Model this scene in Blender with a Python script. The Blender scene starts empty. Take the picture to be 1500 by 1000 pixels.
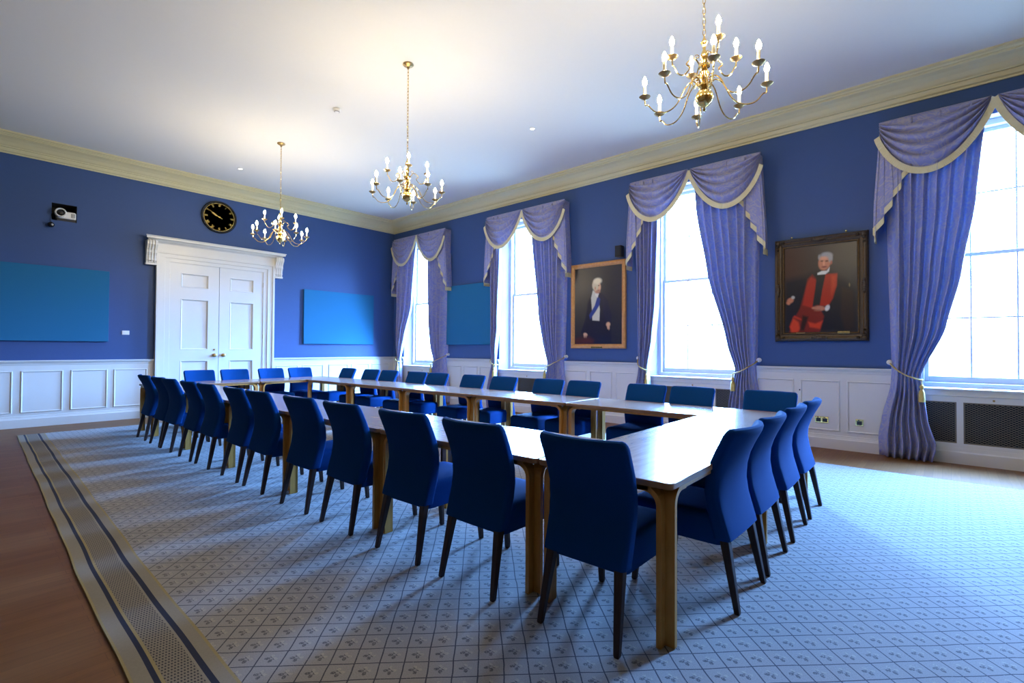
import bpy, bmesh, math, random
import numpy as np
from mathutils import Vector, Matrix
random.seed(7)
SC = bpy.context.scene
COL = SC.collection
pi = math.pi

# ------------------------------------------------------------------ camera
CAM_H = 1.34
FPX, YAW, PIT, ROL = 722.7, .8442, .0146, .0052
cam_d = bpy.data.cameras.new('camera')
cam = bpy.data.objects.new('camera', cam_d)
COL.objects.link(cam)
cam_d.sensor_width = 36
cam_d.lens = 36 * FPX / 1500
cam_d.clip_start = .02
fw = Vector((math.sin(YAW) * math.cos(PIT), math.cos(YAW) * math.cos(PIT), math.sin(PIT)))
rt = Vector((math.cos(YAW), -math.sin(YAW), 0))
up = rt.cross(fw)
c_, s_ = math.cos(ROL), math.sin(ROL)
r2, u2 = c_ * rt + s_ * up, -s_ * rt + c_ * up
cam.matrix_world = Matrix(((r2.x, u2.x, -fw.x, 0), (r2.y, u2.y, -fw.y, 0), (r2.z, u2.z, -fw.z, CAM_H), (0, 0, 0, 1)))
SC.camera = cam

# ------------------------------------------------------------------ room measures
W, D = 7.965, 11.43            # window wall x, door wall y
XL, YN = -0.84, -1.71          # side wall and near wall
CEIL = 4.757
RAIL = 1.10
BAYS = [10.11, 6.61, 3.11, -.39]       # the four bays in view
ALL_BAYS = BAYS

# ------------------------------------------------------------------ light
world = bpy.data.worlds.new('sky')
SC.world = world
world.use_nodes = True
wn = world.node_tree
wn.nodes.clear()
wo = wn.nodes.new('ShaderNodeOutputWorld')
bg = wn.nodes.new('ShaderNodeBackground')
tc = wn.nodes.new('ShaderNodeTexCoord')
sp = wn.nodes.new('ShaderNodeSeparateXYZ')
rp = wn.nodes.new('ShaderNodeValToRGB')
wn.links.new(tc.outputs['Generated'], sp.inputs[0])
wn.links.new(sp.outputs['Z'], rp.inputs[0])
rp.color_ramp.elements[0].position = 0.0
rp.color_ramp.elements[0].color = (.03, .05, .07, 1)     # street and ground
rp.color_ramp.elements[1].position = .22
rp.color_ramp.elements[1].color = (.19, .45, 1.0, 1)     # cool daylight sky above the roofs
e_ = rp.color_ramp.elements.new(.01); e_.color = (.05, .10, .18, 1)   # buildings opposite
e_ = rp.color_ramp.elements.new(.10); e_.color = (.09, .18, .36, 1)
e_ = rp.color_ramp.elements.new(.16); e_.color = (.18, .42, .94, 1)
wn.links.new(rp.outputs[0], bg.inputs[0])
bg.inputs[1].default_value = 230.0
wn.links.new(bg.outputs[0], wo.inputs[0])
for i, yc in enumerate(ALL_BAYS):
    ld = bpy.data.lights.new('window_portal', 'AREA')
    ld.shape = 'RECTANGLE'
    ld.size, ld.size_y = 3.05, 1.4
    ld.cycles.is_portal = True
    lo = bpy.data.objects.new('window_portal', ld)
    lo.location = (W + .34, yc, 2.5)
    lo.rotation_euler = (0, pi / 2, 0)
    COL.objects.link(lo)
BULB_STRENGTH = 580.0
vs = SC.view_settings
vs.view_transform = 'Standard'
vs.look = 'None'
vs.exposure = 0.0
vs.gamma = 1.0
vs.use_curve_mapping = False
cy = SC.cycles
cy.use_denoising = True
cy.max_bounces = 10
cy.diffuse_bounces = 2
cy.glossy_bounces = 4
cy.transparent_max_bounces = 8
cy.sample_clamp_indirect = 6
cy.caustics_reflective = False
cy.caustics_refractive = False
cy.use_light_tree = True


# ------------------------------------------------------------------ materials
def nodes_of(name):
    m = bpy.data.materials.new(name)
    m.use_nodes = True
    nt = m.node_tree
    return m, nt, nt.nodes['Principled BSDF']


def pmat(name, col, rough=.5, metal=0.0, spec=None, noise=0, nscale=20, bump=0, bscale=60, sheen=0, coat=0):
    m, nt, b = nodes_of(name)
    b.inputs['Base Color'].default_value = (*col, 1)
    b.inputs['Roughness'].default_value = rough
    b.inputs['Metallic'].default_value = metal
    if spec is not None: b.inputs['Specular IOR Level'].default_value = spec
    if sheen:
        b.inputs['Sheen Weight'].default_value = sheen
        b.inputs['Sheen Roughness'].default_value = .4
        b.inputs['Sheen Tint'].default_value = (.6, .7, 1, 1)
    if coat: b.inputs['Coat Weight'].default_value = coat
    t = nt.nodes.new('ShaderNodeTexCoord')
    n = nt.nodes.new('ShaderNodeTexNoise')
    n.inputs['Scale'].default_value = nscale
    n.inputs['Detail'].default_value = 3
    nt.links.new(t.outputs['Object'], n.inputs['Vector'])
    mx = nt.nodes.new('ShaderNodeMix')
    mx.data_type = 'RGBA'
    k = noise
    mx.inputs['A'].default_value = (*[c * (1 - k) for c in col], 1)
    mx.inputs['B'].default_value = (*[min(1, c * (1 + k)) for c in col], 1)
    nt.links.new(n.outputs['Fac'], mx.inputs['Factor'])
    nt.links.new(mx.outputs['Result'], b.inputs['Base Color'])
    if bump:
        n2 = nt.nodes.new('ShaderNodeTexNoise')
        n2.inputs['Scale'].default_value = bscale
        nt.links.new(t.outputs['Object'], n2.inputs['Vector'])
        bp = nt.nodes.new('ShaderNodeBump')
        bp.inputs['Strength'].default_value = bump
        bp.inputs['Distance'].default_value = .002
        nt.links.new(n2.outputs['Fac'], bp.inputs['Height'])
        nt.links.new(bp.outputs[0], b.inputs['Normal'])
    return m


def M(nt, op, a, b=None, c=None):
    n = nt.nodes.new('ShaderNodeMath')
    n.operation = op
    for i, v in enumerate((a, b, c)):
        if v is None: continue
        if isinstance(v, (int, float)): n.inputs[i].default_value = v
        else: nt.links.new(v, n.inputs[i])
    return n.outputs[0]


def mixc(nt, f, a, b):
    n = nt.nodes.new('ShaderNodeMix')
    n.data_type = 'RGBA'
    for k, v in (('Factor', f), ('A', a), ('B', b)):
        if isinstance(v, (int, float)): n.inputs[k].default_value = v
        elif isinstance(v, tuple): n.inputs[k].default_value = (*v, 1)
        else: nt.links.new(v, n.inputs[k])
    return n.outputs['Result']


def wood(name, c1, c2, rough, stretch=(1, 12, 12), scale=3, coat=0, spec=.5):
    m, nt, b = nodes_of(name)
    t = nt.nodes.new('ShaderNodeTexCoord')
    mp = nt.nodes.new('ShaderNodeMapping')
    mp.inputs['Scale'].default_value = stretch
    nt.links.new(t.outputs['Object'], mp.inputs[0])
    n = nt.nodes.new('ShaderNodeTexNoise')
    n.inputs['Scale'].default_value = scale
    n.inputs['Detail'].default_value = 6
    n.inputs['Distortion'].default_value = .6
    nt.links.new(mp.outputs[0], n.inputs['Vector'])
    f = M(nt, 'MULTIPLY_ADD', n.outputs['Fac'], 2.2, -.6)
    f = M(nt, 'MINIMUM', M(nt, 'MAXIMUM', f, 0), 1)
    nt.links.new(mixc(nt, f, c1, c2), b.inputs['Base Color'])
    b.inputs['Roughness'].default_value = rough
    b.inputs['Specular IOR Level'].default_value = spec
    b.inputs['Coat Weight'].default_value = coat
    b.inputs['Coat Roughness'].default_value = .12
    return m


BLUE = pmat('wall_blue_paint', (.042, .088, .235), .55, noise=.03, bump=.05, bscale=250, spec=.3)
BOUNCECUT = wood('bounce_cutting_brown', (.085, .045, .02), (.12, .065, .03), .5, (6, 6, 1), 3)  # invented brown for the unseen walls, cuts blue bounce light onto the carpet
WHITE = pmat('white_gloss_paint', (.70, .70, .68), .35, noise=.02, nscale=5)
CEILM = pmat('ceiling_white_paint', (.80, .795, .78), .9, noise=.01)
CREAM = pmat('cornice_cream_paint', (.62, .58, .36), .6, noise=.03, nscale=6)
FABRIC = pmat('chair_navy_fabric', (.0025, .047, .195), .8, noise=.12, nscale=300, bump=.3, bscale=900, spec=.06)
LEGWOOD = wood('chair_dark_wood', (.022, .010, .008), (.042, .019, .014), .5, (14, 14, 1), 4, spec=.3)
TOPWOOD = wood('table_top_veneer', (.28, .18, .125), (.42, .28, .195), .22, (14, 1.2, 1), 3.5, coat=.25)
TOPWOODX = wood('table_top_veneer_cross', (.28, .18, .125), (.42, .28, .195), .22, (1.2, 14, 1), 3.5, coat=.25)
PLY = wood('table_bent_ply', (.46, .205, .035), (.58, .29, .065), .35, (10, 10, 1.2), 4)
EDGE = wood('table_edge_wood', (.24, .12, .05), (.34, .18, .08), .35, (3, 3, 30), 4)
BOARD = pmat('board_teal_blue_fabric', (.020, .145, .29), .85, noise=.05, nscale=200, spec=.2)
BRASS = pmat('polished_brass', (.80, .56, .20), .16, metal=1, noise=.04)
DBRASS = pmat('aged_brass', (.42, .28, .12), .3, metal=1, noise=.15)
CANDLE = pmat('cream_candle_sleeve', (.85, .78, .6), .5)
BLACK = pmat('black_plastic', (.01, .01, .012), .35)
BLACKG = pmat('black_clock_enamel', (.006, .006, .007), .12)
GOLD = pmat('gold_leaf', (.85, .60, .17), .3, metal=.7, noise=.1)
WPLAST = pmat('white_plastic', (.8, .8, .8), .35)
GREYM = pmat('grey_metal', (.35, .35, .37), .35, metal=.8)
NEARBLACK = pmat('near_black_matt', (.01, .01, .011), .8)  # near black, for the niche lining and the speaker grilles
FRAME1 = wood('portrait_oak_frame', (.48, .20, .055), (.62, .30, .09), .4, (5, 5, 5), 5)
FRAME2 = pmat('carved_bronze_frame', (.055, .034, .018), .42, metal=.35, noise=.5, nscale=40, bump=.9, bscale=60)
FRAME2G = pmat('worn_gilt_frame', (.22, .12, .04), .4, metal=.5, noise=.6, nscale=30)
FRINGE = pmat('cream_fringe', (.66, .60, .38), .85, noise=.12, nscale=150)
CORD = pmat('gold_tieback_cord', (.50, .36, .10), .6, noise=.4, nscale=150)
GRILLE = pmat('grille_bronze_mesh', (.20, .16, .11), .45, metal=.5, noise=.1)
VOIDSHADE = pmat('radiator_void_shade', (.008, .008, .008), .9)  # shade of the hollow behind the grilles, put in as black colour
RUGNAVY = pmat('rug_navy_line', (.012, .018, .05), .95, noise=.3, nscale=200)
RUGCREAM = pmat('rug_cream_band', (.27, .245, .205), .95, noise=.12, nscale=120, bump=.4, bscale=500)
RUGYEL = pmat('rug_yellow_edge', (.33, .27, .14), .95, noise=.15, nscale=120, bump=.4, bscale=500)

# curtain damask
def damask(name, c1, c2, transl=.14):
    m, nt, b = nodes_of(name)
    t = nt.nodes.new('ShaderNodeUVMap')
    n = nt.nodes.new('ShaderNodeTexNoise')
    n.inputs['Scale'].default_value = 5.5
    n.inputs['Detail'].default_value = 3.5
    n.inputs['Distortion'].default_value = 2.6
    nt.links.new(t.outputs[0], n.inputs['Vector'])
    a = M(nt, 'ABSOLUTE', M(nt, 'SUBTRACT', n.outputs['Fac'], .5))
    f = M(nt, 'MINIMUM', M(nt, 'MAXIMUM', M(nt, 'MULTIPLY_ADD', a, -13, 1.0), 0), 1)
    col = mixc(nt, f, c1, c2)
    nt.links.new(col, b.inputs['Base Color'])
    b.inputs['Roughness'].default_value = .55
    b.inputs['Sheen Weight'].default_value = .2
    tr = nt.nodes.new('ShaderNodeBsdfTranslucent')
    tr.inputs[0].default_value = (.32, .40, .56, 1)
    mx = nt.nodes.new('ShaderNodeMixShader')
    mx.inputs[0].default_value = transl
    out = nt.nodes['Material Output']
    nt.links.new(b.outputs[0], mx.inputs[1])
    nt.links.new(tr.outputs[0], mx.inputs[2])
    nt.links.new(mx.outputs[0], out.inputs[0])
    return m


CURT = damask('curtain_lilac_damask', (.26, .285, .60), (.42, .41, .53))

# window glass: thin clear sheet
GLASS, nt, b = nodes_of('window_glass')
nt.nodes.remove(b)
tr = nt.nodes.new('ShaderNodeBsdfTransparent')
gl = nt.nodes.new('ShaderNodeBsdfGlossy')
gl.inputs['Roughness'].default_value = .02
lw = nt.nodes.new('ShaderNodeLayerWeight')
lw.inputs[0].default_value = .5
fre = M(nt, 'MULTIPLY_ADD', M(nt, 'POWER', lw.outputs['Facing'], 5), .7, .04)
mx = nt.nodes.new('ShaderNodeMixShader')
nt.links.new(fre, mx.inputs[0])
nt.links.new(tr.outputs[0], mx.inputs[1])
nt.links.new(gl.outputs[0], mx.inputs[2])
nt.links.new(mx.outputs[0], nt.nodes['Material Output'].inputs[0])

# bulbs
def emis(name, col, s):
    m, nt, b = nodes_of(name)
    b.inputs['Base Color'].default_value = (1, .9, .7, 1)
    b.inputs['Emission Color'].default_value = (*col, 1)
    b.inputs['Emission Strength'].default_value = s
    return m


BULB = emis('lit_candle_bulb', (1, .80, .50), BULB_STRENGTH)
SPOT = emis('lit_downlight', (1, .93, .8), 12)

# floor boards
FLOORM, nt, b = nodes_of('brown_parquet')
t = nt.nodes.new('ShaderNodeTexCoord')
br = nt.nodes.new('ShaderNodeTexBrick')
br.inputs['Scale'].default_value = 1
br.inputs['Brick Width'].default_value = .9
br.inputs['Row Height'].default_value = .075
br.inputs['Mortar Size'].default_value = .0012
br.inputs['Color1'].default_value = (.20, .085, .024, 1)
br.inputs['Color2'].default_value = (.265, .12, .038, 1)
br.inputs['Mortar'].default_value = (.12, .05, .02, 1)
nt.links.new(t.outputs['Object'], br.inputs['Vector'])
mp = nt.nodes.new('ShaderNodeMapping')
mp.inputs['Scale'].default_value = (2, 26, 1)
nt.links.new(t.outputs['Object'], mp.inputs[0])
n = nt.nodes.new('ShaderNodeTexNoise')
n.inputs['Scale'].default_value = 2
n.inputs['Detail'].default_value = 7
nt.links.new(mp.outputs[0], n.inputs['Vector'])
nt.links.new(mixc(nt, M(nt, 'MULTIPLY', n.outputs['Fac'], .8), br.outputs['Color'], (.12, .048, .014)), b.inputs['Base Color'])
b.inputs['Roughness'].default_value = .5
b.inputs['Specular IOR Level'].default_value = .25

# carpet with diagonal trellis and sprigs
CARPET, nt, b = nodes_of('trellis_carpet')
t = nt.nodes.new('ShaderNodeTexCoord')
s = nt.nodes.new('ShaderNodeSeparateXYZ')
nt.links.new(t.outputs['Object'], s.inputs[0])
nz = nt.nodes.new('ShaderNodeTexNoise')
nz.inputs['Scale'].default_value = 4
nz.inputs['Detail'].default_value = 4
nt.links.new(t.outputs['Object'], nz.inputs['Vector'])
wob = M(nt, 'MULTIPLY_ADD', nz.outputs['Fac'], .03, -.015)
X = M(nt, 'ADD', M(nt, 'SUBTRACT', s.outputs[0], .762), wob)
Y = M(nt, 'SUBTRACT', s.outputs[1], 2.25)
P = .1472
u = M(nt, 'DIVIDE', M(nt, 'ADD', X, Y), P)
v = M(nt, 'DIVIDE', M(nt, 'SUBTRACT', X, Y), P)
fu = M(nt, 'SUBTRACT', M(nt, 'FRACT', M(nt, 'ADD', u, 100)), .5)
fv = M(nt, 'SUBTRACT', M(nt, 'FRACT', M(nt, 'ADD', v, 100)), .5)
lu = M(nt, 'GREATER_THAN', M(nt, 'ABSOLUTE', fu), .473)
lv = M(nt, 'GREATER_THAN', M(nt, 'ABSOLUTE', fv), .473)
line = M(nt, 'MAXIMUM', lu, lv)
fine = nt.nodes.new('ShaderNodeTexNoise')
fine.inputs['Scale'].default_value = 170
fine.inputs['Detail'].default_value = 2
nt.links.new(t.outputs['Object'], fine.inputs['Vector'])
line = M(nt, 'MULTIPLY', line, M(nt, 'GREATER_THAN', fine.outputs['Fac'], .33))
px = M(nt, 'ADD', fu, fv)
py = M(nt, 'SUBTRACT', fu, fv)
rr = M(nt, 'SQRT', M(nt, 'ADD', M(nt, 'MULTIPLY', px, px), M(nt, 'MULTIPLY', py, py)))
an = M(nt, 'ARCTAN2', py, px)
pet = M(nt, 'MULTIPLY_ADD', M(nt, 'ABSOLUTE', M(nt, 'SINE', M(nt, 'MULTIPLY', an, 2.0))), .34, .05)
inpet = M(nt, 'LESS_THAN', rr, pet)
core = M(nt, 'LESS_THAN', rr, .085)
motif = M(nt, 'MULTIPLY', M(nt, 'SUBTRACT', inpet, M(nt, 'MINIMUM', inpet, core)), M(nt, 'GREATER_THAN', fine.outputs['Fac'], .43))
# lighter half of the sprig
lite = M(nt, 'MULTIPLY', motif, M(nt, 'GREATER_THAN', px, .10))
base = mixc(nt, fine.outputs["Fac"], (.245, .235, .24), (.375, .365, .375))
c1 = mixc(nt, M(nt, 'MULTIPLY', motif, .85), base, (.07, .07, .09))
c2 = mixc(nt, M(nt, 'MULTIPLY', lite, .7), c1, (.52, .49, .44))
c3 = mixc(nt, M(nt, 'MULTIPLY', line, .9), c2, (.022, .026, .055))
nt.links.new(c3, b.inputs['Base Color'])
b.inputs['Roughness'].default_value = .95
b.inputs['Specular IOR Level'].default_value = .15
b.inputs['Sheen Weight'].default_value = .15
bp = nt.nodes.new('ShaderNodeBump')
bp.inputs['Strength'].default_value = .5
bp.inputs['Distance'].default_value = .003
nt.links.new(M(nt, 'SUBTRACT', fine.outputs['Fac'], M(nt, 'MULTIPLY', motif, .6)), bp.inputs['Height'])
nt.links.new(bp.outputs[0], b.inputs['Normal'])

# dotted rug band
RUGDOT, nt, b = nodes_of('rug_dotted_band')
t = nt.nodes.new('ShaderNodeTexCoord')
s = nt.nodes.new('ShaderNodeSeparateXYZ')
nt.links.new(t.outputs['Object'], s.inputs[0])
yy = M(nt, 'DIVIDE', s.outputs[1], .022)
row = M(nt, 'FLOOR', yy)
off = M(nt, 'MULTIPLY', M(nt, 'MODULO', M(nt, 'ADD', row, 200), 2), .5)
xx = M(nt, 'ADD', M(nt, 'DIVIDE', s.outputs[0], .0115), off)
fx = M(nt, 'FRACT', M(nt, 'ADD', xx, 100))
fy = M(nt, 'FRACT', M(nt, 'ADD', yy, 200))
dot = M(nt, 'MULTIPLY', M(nt, 'LESS_THAN', fx, .52), M(nt, 'LESS_THAN', fy, .5))
nt.links.new(mixc(nt, dot, (.25, .22, .185), (.04, .04, .05)), b.inputs['Base Color'])
b.inputs['Roughness'].default_value = .95


# ------------------------------------------------------------------ mesh helpers
class MB:
    def __init__(s):
        s.v, s.f, s.m, s.uv = [], [], [], {}

    def add(s, vs, fs, mi=0, uvs=None):
        o = len(s.v)
        s.v += [tuple(p) for p in vs]
        for k, f in enumerate(fs):
            s.f.append([i + o for i in f])
            s.m.append(mi)
        if uvs:
            for i, q in enumerate(uvs): s.uv[o + i] = q

    def box(s, a, b, mi=0, bev=0):
        x0, y0, z0 = [min(a[i], b[i]) for i in range(3)]
        x1, y1, z1 = [max(a[i], b[i]) for i in range(3)]
        e = min(bev, (x1 - x0) * .45, (y1 - y0) * .45, (z1 - z0) * .45)
        if e <= 0:
            vs = [(x, y, z) for z in (z0, z1) for y in (y0, y1) for x in (x0, x1)]
            s.add(vs, [(0, 2, 3, 1), (4, 5, 7, 6), (0, 1, 5, 4), (2, 6, 7, 3), (0, 4, 6, 2), (1, 3, 7, 5)], mi)
            return
        bm = bmesh.new()
        bmesh.ops.create_cube(bm, size=1)
        for q in bm.verts:
            q.co = Vector(((x0 + x1) / 2 + q.co.x * (x1 - x0), (y0 + y1) / 2 + q.co.y * (y1 - y0), (z0 + z1) / 2 + q.co.z * (z1 - z0)))
        bmesh.ops.bevel(bm, geom=bm.edges[:], offset=e, segments=2, profile=.6, affect='EDGES')
        s.addbm(bm, mi)

    def addbm(s, bm, mi=0):
        bm.verts.index_update()
        s.add([q.co[:] for q in bm.verts], [[q.index for q in f.verts] for f in bm.faces], mi)
        bm.free()

    def loft(s, rings, mi=0, close=True, cap=True, uvs=None):
        n = len(rings[0])
        vs = [p for r in rings for p in r]
        fs = []
        for i in range(len(rings) - 1):
            for j in range(n if close else n - 1):
                k = (j + 1) % n
                fs.append((i * n + j, i * n + k, (i + 1) * n + k, (i + 1) * n + j))
        if cap and close:
            fs.append(tuple(reversed(range(n))))
            fs.append(tuple((len(rings) - 1) * n + j for j in range(n)))
        s.add(vs, fs, mi, uvs)

    def grid(s, fn, nu, nv, mi=0, uvf=None):
        vs = [fn(i / nu, j / nv) for j in range(nv + 1) for i in range(nu + 1)]
        fs = [(j * (nu + 1) + i, j * (nu + 1) + i + 1, (j + 1) * (nu + 1) + i + 1, (j + 1) * (nu + 1) + i) for j in range(nv) for i in range(nu)]
        uv = [uvf(i / nu, j / nv) for j in range(nv + 1) for i in range(nu + 1)] if uvf else None
        s.add(vs, fs, mi, uv)

    def lathe(s, prof, c=(0, 0, 0), n=16, mi=0, axis='z'):
        rings = []
        for r, h in prof:
            ring = []
            for i in range(n):
                a = 2 * pi * i / n
                p = (r * math.cos(a), r * math.sin(a), h)
                if axis == 'y': p = (p[0], -p[2], p[1])
                if axis == 'x': p = (-p[2], p[0], p[1])
                ring.append((c[0] + p[0], c[1] + p[1], c[2] + p[2]))
            rings.append(ring)
        s.loft(rings, mi)

    def tube(s, pts, r, n=8, mi=0, closed=False):
        pts = [Vector(p) for p in pts]
        rings = []
        L = len(pts)
        ref = None
        for i, p in enumerate(pts):
            if closed: d = pts[(i + 1) % L] - pts[i - 1]
            else: d = pts[min(i + 1, L - 1)] - pts[max(i - 1, 0)]
            d.normalize()
            if ref is None:
                ref = Vector((0, 0, 1)) if abs(d.z) < .9 else Vector((1, 0, 0))
            a = d.cross(ref)
            if a.length < 1e-4: a = d.cross(Vector((1, 0, 0)))
            a.normalize()
            b = d.cross(a).normalized()
            ref = a.cross(d)
            rad = r[i] if isinstance(r, (list, tuple)) else r
            rings.append([p + (a * math.cos(2 * pi * k / n) + b * math.sin(2 * pi * k / n)) * rad for k in range(n)])
        if closed: rings.append(rings[0])
        s.loft(rings, mi, cap=not closed)

    def prism(s, poly, d, mi=0):
        """poly: list of 3d points, extruded by vector d"""
        n = len(poly)
        a = [Vector(p) for p in poly]
        b = [p + Vector(d) for p in a]
        fs = [tuple(range(n)), tuple(reversed(range(n, 2 * n)))] + [(i, (i + 1) % n, n + (i + 1) % n, n + i) for i in range(n)]
        s.add(a + b, fs, mi)

    def build(s, name, mats, parent=None, smooth=False, loc=(0, 0, 0)):
        me = bpy.data.meshes.new(name)
        me.from_pydata([tuple(p) for p in s.v], [], s.f)
        if not isinstance(mats, (list, tuple)): mats = [mats]
        for m in mats: me.materials.append(m)
        if len(mats) > 1: me.polygons.foreach_set('material_index', s.m)
        if s.uv:
            ul = me.uv_layers.new(name='UVMap')
            for lp in me.loops:
                ul.data[lp.index].uv = s.uv.get(lp.vertex_index, (0, 0))
        bm = bmesh.new()
        bm.from_mesh(me)
        bmesh.ops.recalc_face_normals(bm, faces=bm.faces[:])
        bm.to_mesh(me)
        bm.free()
        if smooth:
            me.shade_smooth()
            me.set_sharp_from_angle(angle=math.radians(38))
        o = bpy.data.objects.new(name, me)
        COL.objects.link(o)
        if parent: o.parent = parent
        else: o.location = loc
        return o


def tag(o, label=None, cat=None, group=None, kind=None):
    if label: o['label'] = label
    if cat: o['category'] = cat
    if group: o['group'] = group
    if kind: o['kind'] = kind
    return o


def thing(name, label, cat, loc=(0, 0, 0), rz=0, group=None, kind=None):
    o = bpy.data.objects.new(name, None)
    o.empty_display_size = .1
    COL.objects.link(o)
    o.location = loc
    o.rotation_euler = (0, 0, rz)
    return tag(o, label, cat, group, kind)


KIDS = {}
def kids(o):
    return [c for c in bpy.data.objects if c.parent == o]


def dup(o, parent=None, src_kids=None):
    c = o.copy()
    COL.objects.link(c)
    c.parent = parent
    for k in (src_kids or KIDS).get(o.name, []):
        dup(k, c)
    return c


def remember(root):
    ks = kids(root)
    KIDS[root.name] = ks
    for k in ks: remember(k)


# ------------------------------------------------------------------ room shell
def plane_grid(mb, P0, U, V, w, h, holes, mi=0):
    """wall rectangle w x h from P0 with axis-aligned rectangular holes (u0,u1,v0,v1)"""
    us = sorted({0, w, *[q for hh in holes for q in hh[:2]]})
    vsx = sorted({0, h, *[q for hh in holes for q in hh[2:]]})
    P0, U, V = Vector(P0), Vector(U), Vector(V)
    for a, b in zip(us, us[1:]):
        for c, d in zip(vsx, vsx[1:]):
            if any(hh[0] <= a and b <= hh[1] and hh[2] <= c and d <= hh[3] for hh in holes): continue
            mb.add([P0 + U * a + V * c, P0 + U * b + V * c, P0 + U * b + V * d, P0 + U * a + V * d], [(0, 1, 2, 3)], mi)


WT = .36                       # depth of the window reveals
WIN_H0, WIN_H1, WIN_HW = .89, 4.10, .70
WIN_IN = .84                   # half width of the opening on the room side (splayed reveals)
mb = MB()
mb.box((XL - .3, YN - .3, -.1), (W + WT, D + .6, 0))
tag(mb.build('floor', FLOORM), kind='structure')
mb = MB()
mb.box((XL - .3, YN - .3, CEIL), (W + WT, D + .6, CEIL + .1))
tag(mb.build('ceiling', CEILM), kind='structure')
# window wall
mb = MB()
holes = [(yc - WIN_HW - YN, yc + WIN_HW - YN, WIN_H0, WIN_H1) for yc in ALL_BAYS]
holes_in = [(yc - WIN_IN - YN, yc + WIN_IN - YN, WIN_H0, WIN_H1) for yc in ALL_BAYS]
plane_grid(mb, (W, YN, 0), (0, 1, 0), (0, 0, 1), D - YN, CEIL, holes_in)
plane_grid(mb, (W + WT, YN, 0), (0, 1, 0), (0, 0, 1), D - YN, CEIL, holes)
for yc in ALL_BAYS:
    for sgn in (-1, 1):
        y, yi = yc + sgn * WIN_HW, yc + sgn * WIN_IN
        mb.add([(W, yi, WIN_H0), (W + .16, y, WIN_H0), (W + .16, y, WIN_H1), (W, yi, WIN_H1), (W + WT, y, WIN_H0), (W + WT, y, WIN_H1)], [(0, 1, 2, 3), (1, 4, 5, 2)], 1)
    for z in (WIN_H0, WIN_H1):
        mb.add([(W, yc - WIN_IN, z), (W + .16, yc - WIN_HW, z), (W + WT, yc - WIN_HW, z), (W + WT, yc + WIN_HW, z), (W + .16, yc + WIN_HW, z), (W, yc + WIN_IN, z)], [(0, 1, 2, 3, 4, 5)], 1)
tag(mb.build('wall_right', [BLUE, WHITE]), kind='structure')
# door wall with the projector niche
NX0, NX1, NZ0, NZ1 = 1.04, 1.365, 3.50, 3.79
mb = MB()
plane_grid(mb, (XL, D, 0), (1, 0, 0), (0, 0, 1), W - XL, CEIL, [(NX0 - XL, NX1 - XL, NZ0, NZ1)])
nd = .38
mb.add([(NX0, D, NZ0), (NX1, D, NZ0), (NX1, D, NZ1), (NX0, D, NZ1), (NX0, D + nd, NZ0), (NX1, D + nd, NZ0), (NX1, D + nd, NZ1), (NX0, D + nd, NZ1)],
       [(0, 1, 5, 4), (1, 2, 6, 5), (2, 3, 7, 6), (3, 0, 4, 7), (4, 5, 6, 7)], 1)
plane_grid(mb, (XL, D + .5, 0), (1, 0, 0), (0, 0, 1), W - XL + WT, CEIL, [])
tag(mb.build('wall_far', [BLUE, NEARBLACK]), kind='structure')
mb = MB(); mb.box((XL - .1, YN, 0), (XL, D + .5, CEIL)); tag(mb.build('wall_left', BOUNCECUT), kind='structure')  # out of view; dark grain added to soak up blue bounce light
mb = MB(); mb.box((XL - .1, YN - .1, 0), (W + WT, YN, CEIL)); tag(mb.build('wall_near', BOUNCECUT), kind='structure')

# cornice: one profile along each wall
CP = [(0, 4.468), (.018, 4.468), (.022, 4.488), (.045, 4.500), (.055, 4.525), (.060, 4.548), (.085, 4.550), (.088, 4.565), (.078, 4.568),
      (.10, 4.585), (.135, 4.625), (.19, 4.662), (.235, 4.680), (.245, 4.686), (.245, 4.705), (.262, 4.708), (.272, 4.722), (.298, 4.730), (.298, 4.757), (0, 4.757)]
def run_profile(name, prof, axis, at, a, b, out, mat, parent=None):
    """profile (offset from wall, z) swept along x or y; mitred ends"""
    mb = MB()
    r0, r1 = [], []
    for d, z in prof:
        if axis == 'x':
            r0.append((a + d, at + out * d, z)); r1.append((b - d, at + out * d, z))
        else:
            r0.append((at + out * d, a + d, z)); r1.append((at + out * d, b - d, z))
    mb.loft([r0, r1])
    return mb.build(name, mat, parent)
for i, (ax, at, a, b_, o_) in enumerate([('x', D, XL, W, -1), ('y', W, YN, D, -1), ('x', YN, XL, W, 1), ('y', XL, YN, D, 1)]):
    tag(run_profile('trim_%d' % (i + 1), CP, ax, at, a, b_, o_, CREAM), kind='structure')

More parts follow.
